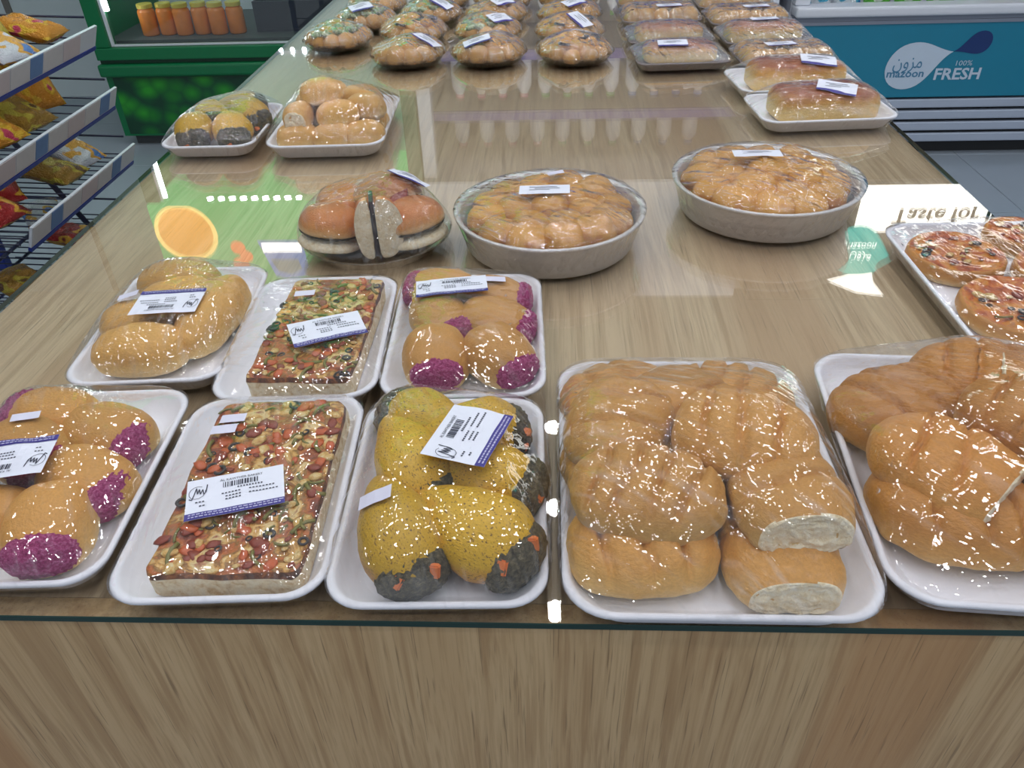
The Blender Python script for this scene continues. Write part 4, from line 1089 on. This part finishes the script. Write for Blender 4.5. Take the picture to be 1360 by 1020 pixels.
f = Flat().text('100%', *P2(1.705, .389), .02, .065).text('FRESH', *P2(1.690, .347), .044, .185, .025)
flat_on(pr, f, 'fresh_lettering', 'logo_white', 0, PY, 0, .0012)
# backlit canopy of the same chiller (canopy centre 1.8675, z 2.1125, face .44 in front)
def H2(x, z): return (x - 1.8675, z - 2.1125)
box('sign_band', M['sign_white'], hr, H2(1.43, 0)[0], H2(2.72, 0)[0], -.446, -.4405, H2(0, 1.832)[1], H2(0, 2.055)[1])
big = bez([(H2(1.69, 2.238), H2(1.60, 2.20), H2(1.57, 2.03), H2(1.46, 2.022)), (H2(1.46, 2.022), H2(1.36, 2.02), H2(1.31, 2.14), H2(1.36, 2.22)), (H2(1.36, 2.22), H2(1.42, 2.32), H2(1.56, 2.28), H2(1.69, 2.238))])
flat_on(hr, Flat().poly([H2(1.36, 2.315), H2(1.46, 2.285), H2(1.567, 2.27), H2(1.59, 2.33), H2(1.66, 2.405), H2(1.52, 2.385)]), 'white_tail', 'sign_white', 0, -.44, 0, .002)
flat_on(hr, Flat().poly(big), 'teal_droplet', 'sign_teal', 0, -.44, 0, .008)
flat_on(hr, Flat().text('\uFEE5\uFEED\uFEB0\uFEE3', *H2(1.49, 2.20), .05, .10).text('mazoon', *H2(1.48, 2.13), .035, .14), 'droplet_lettering', 'sign_white', 0, -.44, 0, .0095)
flat_on(hr, Flat().text('Taste for life', *H2(1.86, 1.98), .075, .54, .03), 'sign_lettering', 'sign_dark', 0, -.44, 0, .0075)

def goods():
    rnd = random.Random(11)
    M['milk'] = plain('white_milk_bottle', C(232, 232, 236), .3); M['cap_g'] = plain('green_cap', C(96, 176, 96), .4); M['cap_p'] = plain('pink_cap', C(214, 120, 150), .4); M['cap_b'] = plain('blue_cap', C(60, 120, 200), .4)
    b = bmesh.new(); r, h = .036, .19
    rings_mesh(b, [[(x, y, z) for x, y in circle(q, 20)] for q, z in ((r * .9, 0), (r, .006), (r, h * .62), (r * .9, h * .74), (r * .48, h * .88), (r * .46, h * .91))])
    me = bpy.data.meshes.new('milk_bottle'); b.normal_update(); b.to_mesh(me); b.free(); me.materials.append(M['milk'])
    for q in me.polygons: q.use_smooth = len(q.vertices) == 4
    caps = {}
    for c in ('cap_g', 'cap_p', 'cap_b'):
        b = bmesh.new(); rings_mesh(b, [[(x, y, z) for x, y in circle(q, 16)] for q, z in ((r * .55, h * .911), (r * .55, h * .99), (r * .5, h))]); m = bpy.data.meshes.new('bottle_cap'); b.to_mesh(m); b.free(); m.materials.append(M[c]); caps[c] = m
    cn = {'cap_g': 'green', 'cap_p': 'pink', 'cap_b': 'blue'}; sn = {1.33: 'middle', 1.60: 'top', .98: 'bottom'}
    for z, n in ((1.33, 12), (1.60, 10), (.98, 12)):
        for k in range(n):
            c = ('cap_p', 'cap_g', 'cap_b')[(k * 3 // n) % 3]; x = -.42 + k * (1.22 / n); s = .78 if z == 1.6 else 1
            o = to_obj('milk_bottle', me, None, None, (x, 3.43 + .32, z + .0004), (0, 0, 0), (1, 1, s)); to_obj('bottle_cap', caps[c], None, o)
            tag(o, 'white milk bottle with %s cap on the %s shelf of the white chiller' % (cn[c], sn[z]), 'bottle', 'milk bottles in the white chiller')
    # pouches and tubs on the lower decks
    M['pouch_g'] = bag_material('green_pouch_print', C(98, 190, 70), C(228, 238, 226), C(60, 150, 50)); M['pouch_w'] = bag_material('white_blue_pouch_print', C(232, 240, 246), C(90, 190, 226), C(40, 110, 200)); M['pouch_y'] = bag_material('gold_green_pouch_print', C(170, 170, 60), C(120, 80, 60), C(90, 160, 60))
    ms = {}
    for k, (x, kind) in enumerate([(1.12, 'w'), (1.24, 'w'), (1.36, 'g'), (1.49, 'g'), (1.62, 'g'), (1.75, 'g'), (1.88, 'y'), (2.01, 'y'), (2.14, 'y'), (2.27, 'g'), (2.40, 'w'), (2.53, 'w')]):
        if kind not in ms: m = bag_mesh(7 + len(ms), .12, .17, .06); m.materials.append(M['pouch_' + kind]); ms[kind] = m
        o = to_obj('salad_pouch', ms[kind], None, None, (x, 3.4 + .20, .6385), (R(62), 0, R(rnd.uniform(-6, 6))))
        tag(o, '%s pouch standing on the deck of the teal-fronted chiller' % {'w': 'white and blue', 'g': 'green and white', 'y': 'gold and green'}[kind], 'pouch', 'pouches in the teal-fronted chiller')
    for k in range(3):
        o = to_obj('milk_bottle', me, None, None, (.60 + .1 * k, 3.43 + .17, .5534)); to_obj('bottle_cap', caps['cap_b'], None, o)
        tag(o, 'white milk bottle with blue cap on the white chiller deck', 'bottle', 'milk bottles on the white chiller deck')
goods()
